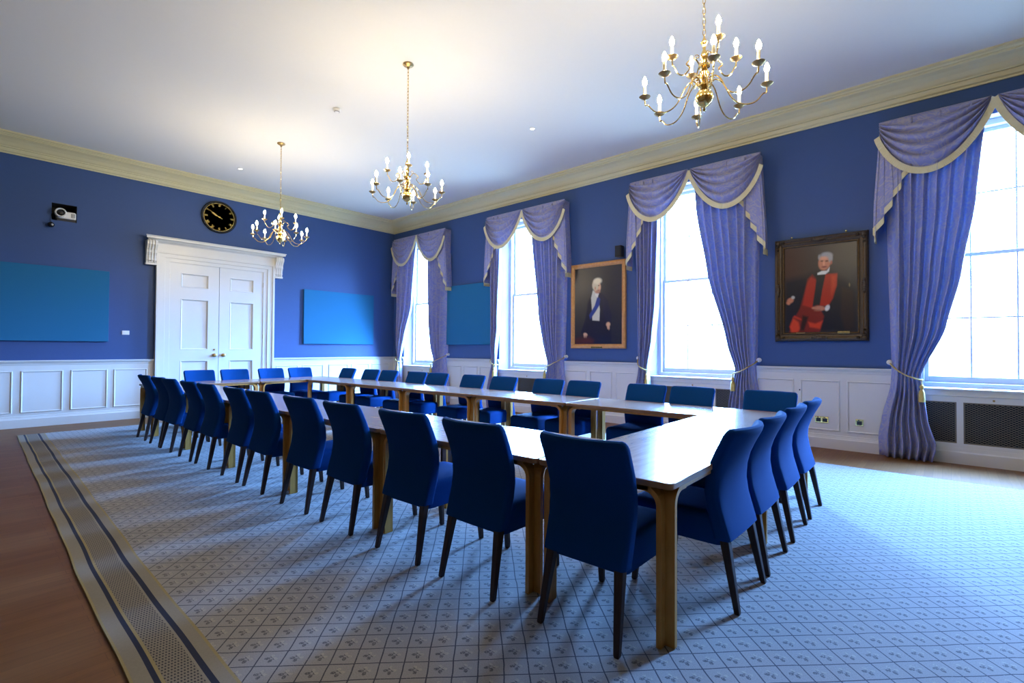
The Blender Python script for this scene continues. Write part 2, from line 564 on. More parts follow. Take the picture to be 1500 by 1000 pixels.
# wainscot: board, rail, plinth and raised panel mouldings
RP = [(0, 1.02), (.012, 1.02), (.018, 1.035), (.022, 1.055), (.036, 1.066), (.040, 1.080), (.054, 1.084), (.056, 1.10), (.050, 1.105), (0, 1.105)]
BP = [(0, 0), (.040, 0), (.040, .135), (.030, .150), (.026, .165), (.022, .170), (.022, .182), (.012, .192), (0, .192)]
def strip(mb, prof, axis, at, a, b, out):
    r0, r1 = [], []
    for d, z in prof:
        if axis == 'x': r0.append((a, at + out * d, z)); r1.append((b, at + out * d, z))
        else: r0.append((at + out * d, a, z)); r1.append((at + out * d, b, z))
    mb.loft([r0, r1])
def moulding(mb, axis, at, out, a, b, z0, z1, w=.028, h=.014, base=.012):
    """raised picture-frame moulding, with its inner field"""
    def pt(s_, d, z): return (s_, at + out * d, z) if axis == 'x' else (at + out * d, s_, z)
    rings = []
    for ins, d in ((0, base), (.004, base + h * .8), (.012, base + h), (w * .7, base + h * .45), (w, base - .006)):
        rings.append([pt(a + ins, d, z0 + ins), pt(b - ins, d, z0 + ins), pt(b - ins, d, z1 - ins), pt(a + ins, d, z1 - ins)])
    mb.loft(rings, cap=False)
def wainscot(n, axis, at, out, a, b, panels, parent=None):
    mb = MB()
    if axis == 'x': mb.box((a, at, 0), (b, at + out * .012, 1.09))
    else: mb.box((at, a, 0), (at + out * .012, b, 1.09))
    strip(mb, RP, axis, at, a, b, out)
    for p0, p1 in panels: moulding(mb, axis, at, out, p0, p1, .24, .93)
    tag(mb.build('trim_%d' % n, WHITE), kind='structure')
    mb = MB(); strip(mb, BP, axis, at, a, b, out)
    return mb
def base_name(mb, side): tag(mb.build('baseboard_' + side, WHITE), kind='structure')
DX0, DX1 = 2.515, 4.725
base_name(wainscot(5, 'x', D, -1, XL, DX0, [(-.70, -.53), (-.48, .03), (.10, .609), (.704, 1.221), (1.318, 1.82), (1.908, 2.41)]), 'far_left')
base_name(wainscot(6, 'x', D, -1, DX1, W, [(4.81, 5.309), (5.407, 5.931), (6.073, 6.587), (6.68, 7.19), (7.28, 7.80)]), 'far_right')
segs = [(10.11 + .84, D), (6.61 + .84, 10.11 - .84), (3.11 + .84, 6.61 - .84), (-.39 + .84, 3.11 - .84), (YN, -.39 - .84)]
for k, (a, b_) in enumerate(segs):
    L = b_ - a
    if L > 1.5:
        m_ = (a + b_) / 2
        ps = [(m_ - .80, m_ - .315), (m_ - .237, m_ + .237), (m_ + .315, m_ + .80)]
    else: ps = [(a + .08, b_ - .08)]
    base_name(wainscot(7 + k, 'y', W, -1, a, b_, ps), ['right_corner', 'right_far', 'right_middle', 'right_near', 'right_end'][k])


# ------------------------------------------------------------------ windows
def tri(x): return 2 * abs(2 * (x - math.floor(x + .5))) - 1

PLACE = ['farthest, beside the room corner', 'second from the far corner, left of the gentleman portrait', 'third from the far corner, between the two portraits', 'nearest the camera, at the right edge']
for i, yc in enumerate(ALL_BAYS):
    wr = thing('window_%d' % (i + 1), None, None, (W, yc, 0), kind='structure')
    gx = .22
    mb = MB()                                   # outer frame and inner architrave edge
    for sg in (-1, 1):
        mb.box((gx - .06, sg * WIN_HW, WIN_H0), (gx + .08, sg * (WIN_HW - .06), WIN_H1), bev=.006)
    mb.box((gx - .06, -WIN_HW + .06, WIN_H1 - .07), (gx + .08, WIN_HW - .06, WIN_H1), bev=.006)
    mb.box((gx - .06, -WIN_HW + .06, WIN_H0), (gx + .08, WIN_HW - .06, WIN_H0 + .06), bev=.006)
    mb.build('window_frame', WHITE, wr)
    iw = WIN_HW - .06
    for nm, z0, z1, x0 in (('upper_sash', 2.50, WIN_H1 - .07, gx + .035), ('lower_sash', WIN_H0 + .06, 2.54, gx - .005)):
        mb = MB()
        for sg in (-1, 1): mb.box((x0, sg * iw, z0), (x0 + .038, sg * (iw - .045), z1), bev=.004)
        mb.box((x0, -iw + .045, z0), (x0 + .038, iw - .045, z0 + (.075 if nm[0] == 'l' else .04)), bev=.004)
        mb.box((x0, -iw + .045, z1 - .045), (x0 + .038, iw - .045, z1), bev=.004)
        zm = (z0 + z1) / 2
        for q in (-.2, .2): mb.box((x0 + .008, q - .009, z0), (x0 + .03, q + .009, z1))
        mb.box((x0 + .0095, -iw + .02, zm - .009), (x0 + .0285, iw - .02, zm + .009))
        sash = mb.build(nm, WHITE, wr)
        mb = MB(); mb.box((x0 + .017, -iw + .04, z0 + .03), (x0 + .021, iw - .04, z1 - .03)); mb.build('glass_pane', GLASS, sash)
    mb = MB()
    mb.box((-.075, -.87, .868), (0, .87, .892), bev=.008)
    mb.box((-.01, -.70, .868), (gx - .06, .70, .892))
    mb.box((-.045, -.85, .80), (0, .85, .868), bev=.006)
    mb.build('window_sill', WHITE, wr)
    # radiator cover under the sill
    if i == 4: continue
    rc = thing('radiator_cover', 'white panelled radiator cover with dark mesh grilles under the window ' + ['in the far corner', 'left of the gentleman portrait', 'between the two portraits', 'nearest the camera'][i], 'radiator cover', (W, yc, 0), group='radiator covers under the windows')
    mb = MB()
    G = [(-.645, -.34), (-.28, .28), (.34, .645)]
    sub = MB()
    us = [-.84, *[q for g in G for q in g], .84]
    for a, b_ in zip(us, us[1:]):
        hole = any(abs(a - g[0]) < 1e-6 for g in G)
        if hole:
            mb.box((-.03, a, .192), (-.002, b_, .24)); mb.box((-.03, a, .73), (-.002, b_, .80))
        else: mb.box((-.03, a, .192), (-.002, b_, .80))
    strip(mb, [(0.002, 0), (.052, 0), (.052, .135), (.042, .150), (.038, .170), (.034, .192), (.002, .192)], 'y', 0, -.84, .84, -1)
    mb.build('panel', WHITE, rc)
    for g in G:
        mb = MB()
        y0, y1, z0, z1 = g[0], g[1], .24, .73
        for (a, b_) in (((-.022, y0, z0), (-.012, y0 + .012, z1)), ((-.022, y1 - .012, z0), (-.012, y1, z1)), ((-.022, y0, z0), (-.012, y1, z0 + .012)), ((-.022, y0, z1 - .012), (-.012, y1, z1))): mb.box(a, b_)
        # expanded-metal lattice
        pu, pv, th = .044, .026, .0035
        slope = pv / pu
        k = -80
        for sgn in (1, -1):
            for k in range(-60, 80):
                c0 = k * pv
                # line z = z0 + c0 + sgn*slope*(y-y0)
                pts = []
                ya, yb = y0 + .006, y1 - .006
                za, zb = z0 + c0, z0 + c0 + sgn * slope * (yb - ya)
                lo_, hi_ = z0 + .006, z1 - .006
                dz = zb - za
                t0, t1 = 0, 1
                ta, tb = (lo_ - za) / dz, (hi_ - za) / dz
                t0, t1 = max(t0, min(ta, tb)), min(t1, max(ta, tb))
                if t1 - t0 < .01: continue
                A_ = Vector((-.018, ya + (yb - ya) * t0, za + dz * t0)); B_ = Vector((-.018, ya + (yb - ya) * t1, za + dz * t1))
                nrm = Vector((0, -(B_ - A_).z, (B_ - A_).y)).normalized() * th / 2
                mb.add([A_ - nrm, B_ - nrm, B_ + nrm, A_ + nrm], [(0, 1, 2, 3)])
        gr = mb.build('grille', GRILLE, rc)
        mb = MB(); mb.box((-.010, y0, z0), (-.003, y1, z1)); mb.build('void_shade_sheet', VOIDSHADE, gr)  # black sheet stands in for the unlit hollow behind the lattice
    mb = MB(); mb.lathe([(.0, 0), (.012, .001), (.012, .006), (.004, .008), (0, .008)], (-.03, .02, .766), 10, axis='x'); mb.build('knob', DBRASS, rc)


# ------------------------------------------------------------------ curtains
def interp(tab, z):
    tab = sorted(tab)
    if z <= tab[0][0]: return tab[0][1]
    for (a, p), (b, q) in zip(tab, tab[1:]):
        if z <= b:
            t_ = (z - a) / (b - a)
            t_ = t_ * t_ * (3 - 2 * t_) * .35 + t_ * .65
            return p + (q - p) * t_
    return tab[-1][1]
CX = .17
# (z, s) tables, s = distance from the bay centre, positive = away from the camera
INNER = {
    (3, 1): [(0, .56), (.2, .52), (.5, .60), (1.03, .665), (1.61, .43), (2.25, .29), (3.1, .16), (4.2, .06)],
    (3, -1): [(0, .56), (.5, .56), (1.03, .68), (1.61, .56), (2.25, .48), (3.1, .40), (4.2, .28)],
    (2, 1): [(0, .60), (.5, .66), (1.03, .73), (1.5, .62), (2.1, .56), (3.6, .52), (4.2, .5)],
    (2, -1): [(0, .56), (.5, .60), (1.03, .69), (1.47, .575), (2.53, .29), (3.6, .12), (4.2, .08)],
    (1, 1): [(0, .62), (.5, .72), (1.05, .785), (1.75, .68), (3.5, .64), (4.2, .6)],
    (1, -1): [(0, .55), (.5, .60), (1.03, .635), (2.09, .42), (3.4, .27), (4.2, .2)],
    (0, 1): [(0, .60), (.5, .70), (1.06, .785), (1.67, .60), (2.48, .29), (3.49, .14), (4.2, .06)],
    (0, -1): [(0, .55), (.5, .58), (1.0, .615), (2.05, .465), (3.58, .39), (4.2, .33)],
}
OUTER = [(0, 1.05), (.25, 1.06), (.5, 1.02), (.9, .93), (1.06, .92), (1.45, .93), (2.3, .95), (4.2, 1.0)]
BAYN = ['farthest window', 'window left of the oak framed portrait', 'window between the two portraits', 'window nearest the camera']
for (i, sg), tab in INNER.items():
    yc = BAYS[i]
    mb = MB()
    nu, nv = 110, 60
    H_ = 4.18
    ph = random.random() * 6
    nf = [7, 6, 6, 7, 6, 7, 7, 6][len([o for o in bpy.data.objects if o.name.startswith('curtain') and o.get('category') == 'curtain'])]
    def fn(u_, v_, tab=tab, sg=sg, yc=yc, ph=ph, nf=nf):
        z = .012 + v_ * H_
        si, so = interp(tab, z), interp(OUTER, z)
        tie = math.exp(-((z - 1.04) / .22) ** 2)
        s_ = so + (si - so) * (u_ + .012 * math.sin(2 * pi * nf * u_ + ph + 1.2))
        amp = .062 * (1 - .5 * tie)
        if z < .9: amp = .05
        wob_ = math.sin(2 * pi * nf * u_ + ph + .35 * math.sin(z * 2.1 + ph)) + .35 * math.sin(2 * pi * (nf * .5 + .3) * u_ + 2 * ph + z * .8)
        d = CX + .01 + amp * wob_ + (-.02 * tie)
        # slack cloth bulging over the tieback and spreading on the floor
        d += .035 * math.exp(-((z - .35) / .3) ** 2) * math.sin(pi * u_)
        if z < .12: d += .03 * math.sin(7 * u_ * pi + ph) * (1 - z / .12)
        # the outer edge returns to the wall
        e = min(1, u_ / .13)
        e = e * e * (3 - 2 * e)
        d = max(d, .075) * e + (.058 if z < 1.15 else .012) * (1 - e)
        return (W - d, yc + sg * (s_ + .03 * (1 - e)), z)
    mb.grid(fn, nu, nv, 0, lambda u_, v_: (u_ * 1.6, v_ * 4.2))
    c = mb.build('curtain', CURT, smooth=True)
    c.modifiers.new('thick', 'SOLIDIFY').thickness = .004
    side = 'left' if sg == 1 else 'right'
    tag(c, 'lilac blue damask curtain on the %s of the %s' % (side, BAYN[i]), 'curtain', 'long damask curtains at the windows')
    # tieback
    tb = thing('curtain_tieback', 'tasselled gold tieback on the %s of the %s' % (side, BAYN[i]), 'tieback', (W, yc, 0), group='gold curtain tiebacks')
    mb = MB()
    kx, ky, kz = -.03, sg * .975, 1.19
    so, si = interp(OUTER, 1.03), interp(tab, 1.03)
    pts = []
    for k in range(17):
        q = k / 16
        yv = ky + (sg * (si - .015) - ky) * q
        xv = -.05 - (CX + .085 - .05) * math.sin(min(1, q * 1.9) * pi / 2) + .03 * max(0, q - .8) * 5
        zv = kz - (kz - .985) * (q ** .75) - .02 * math.sin(pi * q)
        pts.append((xv, yv, zv))
    mb.tube(pts, .009, 8)
    pts2 = [(pts[-1][0] + (.12) * q, pts[-1][1], pts[-1][2] + .0 * q) for q in (0, .25, .5, .75, 1)]
    mb.tube(pts2, .009, 8)
    mb.build('cord', CORD, tb, smooth=True)
    mb = MB()
    tx, ty, tz = pts[-1]
    tx -= .012
    mb.lathe([(0, .0), (.005, 0), (.006, -.05), (.016, -.06), (.024, -.08), (.018, -.10), (.012, -.11), (.022, -.125), (.030, -.15), (.034, -.26), (.030, -.262), (0, -.262)], (tx - .02, ty, tz), 14)
    mb.build('tassel', CORD, tb, smooth=True)
    mb = MB(); mb.lathe([(0, 0), (.03, 0), (.034, .008), (.022, .014), (.01, .018), (.01, .045), (.026, .05), (.03, .06), (.02, .072), (0, .074)], (0, ky, kz), 16, axis='x')
    mb.build('wall_hook', WPLAST, tb, smooth=True)

for i, yc in enumerate(BAYS):
    va = thing('curtain_valance', 'lilac fringed swag valance above the ' + BAYN[i], 'valance', (W, yc, 0), group='fringed valances over the windows')
    mb = MB()
    mb.box((-.165, -1.03, 4.195), (-.004, 1.03, 4.228), bev=.006)
    mb.build('pelmet_board', CURT, va)
    for sg in (1, -1):
        def swag(u_, v_, sg=sg):
            # u: 0 outer end .. 1 apex, v: 0 top .. 1 fringe edge
            so = 1.055 - .0 * v_
            s0, z0 = so - .01 * v_, 4.235 - .20 * v_ ** 1.1
            s1, z1 = .025, 4.235 - .035 * v_
            drop = .58 * v_ ** 1.05
            q = u_
            curve = (4 * q * (1 - q)) ** .8 * (1 + .10 * (0.5 - q))
            s_ = s0 + (s1 - s0) * q
            z = z0 + (z1 - z0) * q - drop * curve
            bul = .085 * (math.sin(pi * v_) ** .7 if 0 < v_ < 1 else 0) * (curve ** .6) + .03 * v_ * curve
            rip = .036 * math.sin(v_ * 2 * pi * 5.2 + 1.1 * math.sin(3 * q + i)) * (.35 + .65 * abs(2 * q - 1) ** .3) * min(1, v_ * 4)
            x = -.205 - bul - rip - .02 * v_
            z += .010 * math.sin(v_ * 2 * pi * 5.2 + .6) * curve ** .5
            return (x, sg * s_, z)
        mb = MB(); mb.grid(swag, 44, 60, 0, lambda u_, v_: (u_ * 1.1, v_ * .9))
        sw = mb.build('swag', CURT, va, smooth=True)
        sw.modifiers.new('thick', 'SOLIDIFY').thickness = .004
        def frg(u_, v_, sg=sg):
            x, y, z = swag(u_, 1.0)
            a = swag(max(0, u_ - .01), 1.0); b_ = swag(min(1, u_ + .01), 1.0)
            ty_, tz_ = b_[1] - a[1], b_[2] - a[2]
            L_ = math.hypot(ty_, tz_) + 1e-9
            ny, nz = tz_ / L_, -ty_ / L_
            if nz > 0: ny, nz = -ny, -nz
            hgt = .078
            return (x - .007 + .0015 * math.sin(u_ * 420) * v_, y + ny * hgt * .75 * v_, z + (nz * .75 - .25) * hgt * v_ + .012)
        mb = MB(); mb.grid(frg, 150, 3)
        fr_ = mb.build('fringe', FRINGE, sw, smooth=False)
        fr_.modifiers.new('thick', 'SOLIDIFY').thickness = .006
        # cascading tail: folded back and forth
        NP = 4
        plan = []                               # (s, depth) folded polyline, from inner to outer
        s_in, s_out = .74, 1.07
        for k in range(NP):
            a = s_in + (s_out - s_in) * k / NP
            plan += [(a, .235), (a + (s_out - s_in) / NP * 1.35, .225), (a + (s_out - s_in) / NP * .95, .205)]
        plan += [(s_out, .24), (s_out + .015, .16), (s_out + .01, .08), (s_out, .03)]
        cum = [0]
        for p, q in zip(plan, plan[1:]): cum.append(cum[-1] + math.hypot(q[0] - p[0], q[1] - p[1]))
        def tailp(u_, v_, sg=sg):
            L_ = u_ * cum[-1]
            k = max(j for j in range(len(cum)) if cum[j] <= L_ + 1e-9)
            k = min(k, len(plan) - 2)
            t_ = (L_ - cum[k]) / (cum[k + 1] - cum[k])
            s_ = plan[k][0] + (plan[k + 1][0] - plan[k][0]) * t_
            d_ = plan[k][1] + (plan[k + 1][1] - plan[k][1]) * t_
            uu = min(1, u_ / .78)
            zb = 3.62 - (3.62 - 2.80) * uu
            z = 4.20 + (zb - 4.20) * v_
            s2 = 1.0 + (s_ - 1.0) * (.45 + .55 * min(1, v_ * 1.3))
            return (-d_ * (1 if v_ > .2 else .9 + .5 * v_), sg * (s2 + .03 * v_ * u_), z)
        mb = MB(); mb.grid(tailp, 96, 16, 0, lambda u_, v_: (u_ * 1.0, v_ * 1.3))
        tl_ = mb.build('tail', CURT, va, smooth=True)
        tl_.modifiers.new('thick', 'SOLIDIFY').thickness = .004
        def tf(u_, v_, sg=sg):
            x, y, z = tailp(u_, 1.0)
            return (x - .005 + .0015 * math.sin(u_ * 380) * v_, y + sg * .004, z + .01 - .085 * v_)
        mb = MB(); mb.grid(tf, 96, 2)
        f2 = mb.build('fringe', FRINGE, tl_)
        f2.modifiers.new('thick', 'SOLIDIFY').thickness = .006


# ------------------------------------------------------------------ double door
dr = thing('door_1', None, None, (3.62, D, 0), kind='structure')
mb = MB()
hw, hw2, dh = .875, 1.105, 3.0
for sg in (-1, 1):                               # stepped architrave jambs
    mb.box((sg * hw, -.055, 0), (sg * (hw + .085), 0, dh), bev=.002)
    mb.box((sg * (hw + .085), -.075, 0), (sg * (hw + .19), 0, dh + .075), bev=.002)
    mb.box((sg * (hw + .19), -.095, 0), (sg * hw2, 0, dh + .15), bev=.002)
    mb.box((sg * (hw - .0), -.115, 0), (sg * (hw2 + .012), 0, .24), bev=.008)
mb.box((-hw - .085, -.055, dh), (hw + .085, 0, dh + .075), bev=.002)
mb.box((-hw - .19, -.075, dh + .075), (hw + .19, 0, dh + .15), bev=.002)
mb.box((-hw2, -.095, dh + .15), (hw2, 0, dh + .20), bev=.002)
mb.build('architrave', WHITE, dr)
mb = MB()
mb.box((-hw2, -.07, dh + .20), (hw2, 0, 3.39))
prof = [(0, 3.33), (.075, 3.33), (.085, 3.345), (.12, 3.36), (.15, 3.385), (.215, 3.395), (.215, 3.425), (.23, 3.43), (.24, 3.445), (0, 3.455)]
r0, r1 = [], []
for d, z in prof: r0.append((-1.17 - d * .55, -d, z)); r1.append((1.17 + d * .55, -d, z))
mb.loft([r0, r1])
ent = mb.build('entablature', WHITE, dr)
for sg in (-1, 1):
    mb = MB()
    pr = [(0, 2.93), (.075, 2.93), (.09, 2.945), (.085, 2.97), (.10, 2.985), (.095, 3.03), (.105, 3.08), (.13, 3.13), (.125, 3.18), (.15, 3.23), (.185, 3.28), (.19, 3.33), (.17, 3.36), (0, 3.36)]
    x0, x1 = sg * (hw2 + .0), sg * (hw2 + .165)
    mb.loft([[(x0, -d, z) for d, z in pr], [(x1, -d, z) for d, z in pr]])
    for q in (.035, .08, .125):                  # carved reeds down the face
        xx_ = sg * (hw2 + q)
        mb.tube([(xx_, -d - .002, z) for d, z in pr[2:-1]], .012, 6)
    mb.box((sg * hw2, -.10, 2.90), (sg * (hw2 + .175), 0, 2.94), bev=.008)
    mb.build('scroll_bracket', WHITE, dr)
for sg in (-1, 1):
    mb = MB()
    xa, xb = sg * .004, sg * hw
    y0, yf = -.012, -.040
    lo_x, hi_x = sorted((xa, xb))
    pl, pr_ = lo_x + .19, hi_x - .19
    if sg == 1: pl, pr_ = lo_x + .20, hi_x - .195
    PZ = [(.25, 1.07), (1.285, 2.30), (2.52, 2.81)]
    mb.box((lo_x, y0, 0.01), (hi_x, 0, dh))
    zs = [0.01] + [q for p in PZ for q in p] + [dh]
    mb.box((lo_x, yf, 0.01), (pl, y0, dh)); mb.box((pr_, yf, 0.01), (hi_x, y0, dh))
    for a, b_ in zip(zs[::2], zs[1::2]): mb.box((pl, yf, a), (pr_, y0, b_))
    for a, b_ in PZ:
        rings = []
        for ins, d in ((0, -yf), (.006, -yf + .004), (.018, -yf - .004), (.03, -y0 + .003)):
            rings.append([(pl + ins, -d, a + ins), (pr_ - ins, -d, a + ins), (pr_ - ins, -d, b_ - ins), (pl + ins, -d, b_ - ins)])
        mb.loft(rings, cap=False)
    lf = mb.build('door_leaf', WHITE, dr)
    mb = MB(); mb.lathe([(0, 0), (.034, 0), (.036, .006), (.014, .01), (.012, .04), (.028, .046), (.036, .06), (.03, .076), (0, .082)], (sg * .085, yf, 1.175), 16, axis='y')
    mb.build('door_knob', DBRASS, lf, smooth=True)
    if sg == -1:
        mb = MB(); mb.lathe([(0, 0), (.018, 0), (.02, .008), (0, .01)], (sg * .085, yf, 1.29), 12, axis='y'); mb.build('lock_plate', DBRASS, lf)
    for hz in (.45, 1.58, 2.72):
        mb = MB(); mb.lathe([(0, -.05), (.008, -.05), (.008, .05), (0, .05)], (sg * (hw + .003), yf - .006, hz), 8); mb.build('hinge', DBRASS, lf)


# ------------------------------------------------------------------ rug
YR0, YR1 = -1.2, 10.38
def xl(y):
    tab = [(-2, .455), (2.46, .470), (3.87, .485), (6.27, .536), (8.5, .575), (10.4, .613)]
    for (a, p), (b_, q) in zip(tab, tab[1:]):
        if y <= b_: return p + (q - p) * (y - a) / (b_ - a) + .003 * math.sin(y * 3.1) + .0015 * math.sin(y * 7.7)
    return .613
rug = thing('rug', 'large blue grey trellis patterned carpet beneath the conference tables', 'carpet', (0, 0, 0))
ys = np.linspace(YR0, YR1, 140)
def yend(x): return 10.40 - .03 * x
mb = MB()
def rf(u_, v_):
    x0 = None
    y = YR0 + v_ * (YR1 - YR0)
    x = xl(y) + .298
    X_ = x + (6.80 - x) * u_
    return (X_, YR0 + v_ * (yend(X_) - YR0), .012)
mb.grid(rf, 12, 140)
n0 = len(mb.v)
f_ = mb.build('field', CARPET, rug)
f_.modifiers.new('thick', 'SOLIDIFY').thickness = .011
bands = [(0, .010, RUGYEL), (.010, .066, RUGCREAM), (.066, .086, RUGNAVY), (.086, .098, RUGYEL), (.098, .208, RUGDOT), (.208, .218, RUGCREAM), (.218, .242, RUGNAVY), (.242, .288, RUGCREAM), (.288, .30, RUGYEL)]
mb = MB()
mats = []
for a, b_, m_ in bands:
    mi = len(mats); mats.append(m_)
    mb.grid(lambda u_, v_, a=a, b_=b_: (xl(YR0 + v_ * (YR1 - YR0)) + a + (b_ - a) * u_, YR0 + v_ * (yend(.7) - YR0), .013 + (.001 if 0 else 0)), 1, 160, mi)
bd = mb.build('border', mats, rug)
bd['label'] = 'cream border with two navy stripes and a dotted band'
bd.modifiers.new('thick', 'SOLIDIFY').thickness = .011
RZ = .0135

# ------------------------------------------------------------------ tables
TA = -.0172
def tw(x, y):
    c, s_2 = math.cos(TA), math.sin(TA)
    return c * x + s_2 * y, -s_2 * x + c * y
TH = .752
def rrect(hx, hy, r, n=5):
    pts = []
    for cx_, cy_, a0 in ((hx - r, hy - r, 0), (-hx + r, hy - r, pi / 2), (-hx + r, -hy + r, pi), (hx - r, -hy + r, 1.5 * pi)):
        for k in range(n + 1):
            a = a0 + pi / 2 * k / n
            pts.append((cx_ + r * math.cos(a), cy_ + r * math.sin(a)))
    return pts
def make_table(L, along, topmat):
    """along: 'x' or 'y' axis of the length"""
    Dp = .742
    hx, hy = (L / 2 - .003, Dp / 2) if along == 'x' else (Dp / 2, L / 2 - .003)
    t = thing('conference_table', 'x', 'table', group='oblong conference tables pushed into a ring')
    z1 = TH - RZ
    mb = MB()
    rings = []
    for ins, z in ((.003, z1 - .030), (0, z1 - .027), (0, z1 - .003), (.003, z1)):
        rings.append([(x * (hx - ins) / hx, y * (hy - ins) / hy, z) for x, y in rrect(hx, hy, .03)])
    n = len(rings[0])
    mb.loft(rings[:3] , 1, cap=True)
    mb.loft([rings[2], rings[3]], 0, cap=True)
    mb.build('tabletop', [topmat, EDGE], t)
    mb = MB()
    za, zb = z1 - .050, z1 - .030
    w = .068
    i_ = .008
    mb.box((-hx + .1, -hy + i_, za), (hx - .1, -hy + i_ + w, zb)); mb.box((-hx + .1, hy - i_ - w, za), (hx - .1, hy - i_, zb))
    mb.box((-hx + i_, -hy + .1, za), (-hx + i_ + w, hy - .1, zb)); mb.box((hx - i_ - w, -hy + .1, za), (hx - i_, hy - .1, zb))
    mb.build('rail', PLY, t)
    for sx in (-1, 1):
        for sy in (-1, 1):
            mb = MB()
            R_, th = .085, .024
            cx_, cy_ = sx * (hx - i_), sy * (hy - i_)
            for ax in (0, 1):
                # strip bending inwards along axis ax, its width along the other axis
                path = []
                path.append((0, 0)); path.append((0, za + .020 - R_ - .0))
                for k in range(1, 9):
                    a = pi / 2 * k / 8
                    path.append((R_ * (1 - math.cos(a)), za + .020 - R_ + R_ * math.sin(a)))
                path.append((R_ + .05, za + .020))
                outl, inl = [], []
                for k, (d, z) in enumerate(path):
                    if k <= 1: nx_, nz_ = 1, 0
                    elif k == len(path) - 1: nx_, nz_ = 0, -1
                    else:
                        a = pi / 2 * (k - 1) / 8
                        nx_, nz_ = math.cos(a), -math.sin(a)
                    outl.append((d, z)); inl.append((d + nx_ * th, z + nz_ * th))
                poly = outl + inl[::-1]
                off = w - th                      # outer face stands back by the strip width
                if ax == 0:
                    p3 = [(cx_ - sx * (off + d), cy_, z) for d, z in poly]
                    ev = (0, -sy * w, 0)
                else:
                    p3 = [(cx_, cy_ - sy * (off + d), z) for d, z in poly]
                    ev = (-sx * w, 0, 0)
                q = len(outl)
                # build as quads to keep concave outline clean
                A3 = p3[:q]; B3 = p3[q:][::-1]
                E3 = Vector(ev)
                rings = [[Vector(a_), Vector(b3), Vector(b3) + E3, Vector(a_) + E3] for a_, b3 in zip(A3, B3)]
                mb.loft(rings)
            mb.build('leg', PLY, t)
    remember(t)
    return t

SIDE = {}
def put_table(proto, x, y, label, first):
    o = proto if first else dup(proto)
    wx, wy = tw(x, y)
    o.location = (wx, wy, RZ)
    o.rotation_euler = (0, 0, -TA)
    o['label'] = label
    return o
X0, X1, Y0, Y1 = 2.092, 5.208, .874, 9.615
dp = .745
ly0 = Y0 + dp + .002
LL = (Y1 - dp - ly0) / 5
LN = (X1 - X0) / 2
tl_ = make_table(LL, 'y', TOPWOOD)
ts_ = make_table(LN, 'x', TOPWOODX)
ordn = ['nearest', 'second', 'third', 'fourth', 'farthest']
for k in range(5):
    put_table(tl_, X0 + dp / 2, ly0 + LL * (k + .5), 'wooden conference table, %s from the camera in the long run on the carpet border side' % ordn[k], k == 0)
for k in range(5):
    put_table(tl_, X1 - dp / 2, ly0 + LL * (k + .5), 'wooden conference table, %s from the camera in the long run on the window side' % ordn[k], False)
put_table(ts_, X0 + LN / 2, Y0 + dp / 2, 'wooden conference table with its rounded corner nearest the camera', True)
put_table(ts_, X1 - LN / 2, Y0 + dp / 2, 'wooden conference table at the near end of the ring, toward the red robed portrait', False)
put_table(ts_, X0 + LN / 2, Y1 - dp / 2, 'wooden conference table at the far end, in front of the left door leaf', False)
put_table(ts_, X1 - LN / 2, Y1 - dp / 2, 'wooden conference table at the far end, right of the door centre', False)


# ------------------------------------------------------------------ chairs
def ring_rr(hx, y0, y1, z, r, bow=0.0, n=4):
    """rounded rectangle ring in plan between y0 and y1, bowed backwards at the middle"""
    pts = []
    hy, cy_ = (y1 - y0) / 2, (y0 + y1) / 2
    r = min(r, hy * .98, hx * .98)
    base = rrect(hx, hy, r, n)
    # add points along the long straight sides so the bow shows
    full = []
    m = len(base)
    for k in range(m):
        a, b_ = base[k], base[(k + 1) % m]
        full.append(a)
        if abs(a[0] - b_[0]) > hx * .5:
            for q in range(1, 8): full.append((a[0] + (b_[0] - a[0]) * q / 8, a[1] + (b_[1] - a[1]) * q / 8))
    return [(x, cy_ + y - bow * (1 - (x / hx) ** 2), z if not callable(z) else z(x)) for x, y in full]
ch = thing('dining_chair', 'x', 'chair', group='navy upholstered chairs around the table ring')
mb = MB()
prof_z = [.345, .35, .37, .43, .51, .59, .67, .74, .80, .85, .885, .905, .917, .923]
rings = []
for k, z in enumerate(prof_z):
    t_ = (z - .345) / (.923 - .345)
    yb = .038 + .068 * math.sin(pi * t_) ** 1.3 - .030 * t_ ** 2
    th = .085 - .030 * t_
    hx = .222 + .003 * math.sin(pi * t_) + .018 * t_ ** 1.5
    bow = .006 + .052 * t_ ** 1.5
    ins = 0
    if k == 0: ins = .012
    if k >= len(prof_z) - 3: ins = (.004, .012, .024)[k - len(prof_z) + 3]
    rings.append(ring_rr(hx - ins, yb + ins * .9, yb + th - ins * .9, z, .022, bow))
mb.loft(rings)
mb.build('backrest', FABRIC, ch, smooth=True)
mb = MB()
rings = []
for z, ins in ((.315, .012), (.322, .002), (.34, 0), (.44, -.002), (.462, .004), (.474, .016), (.481, .04), (.484, .09)):
    rings.append([(x * (1 + .02 * (y > 0)), y + .34, z) for x, y in rrect(.213 - ins, .262 - ins, .03)])
mb.loft(rings)
mb.build('seat', FABRIC, ch, smooth=True)
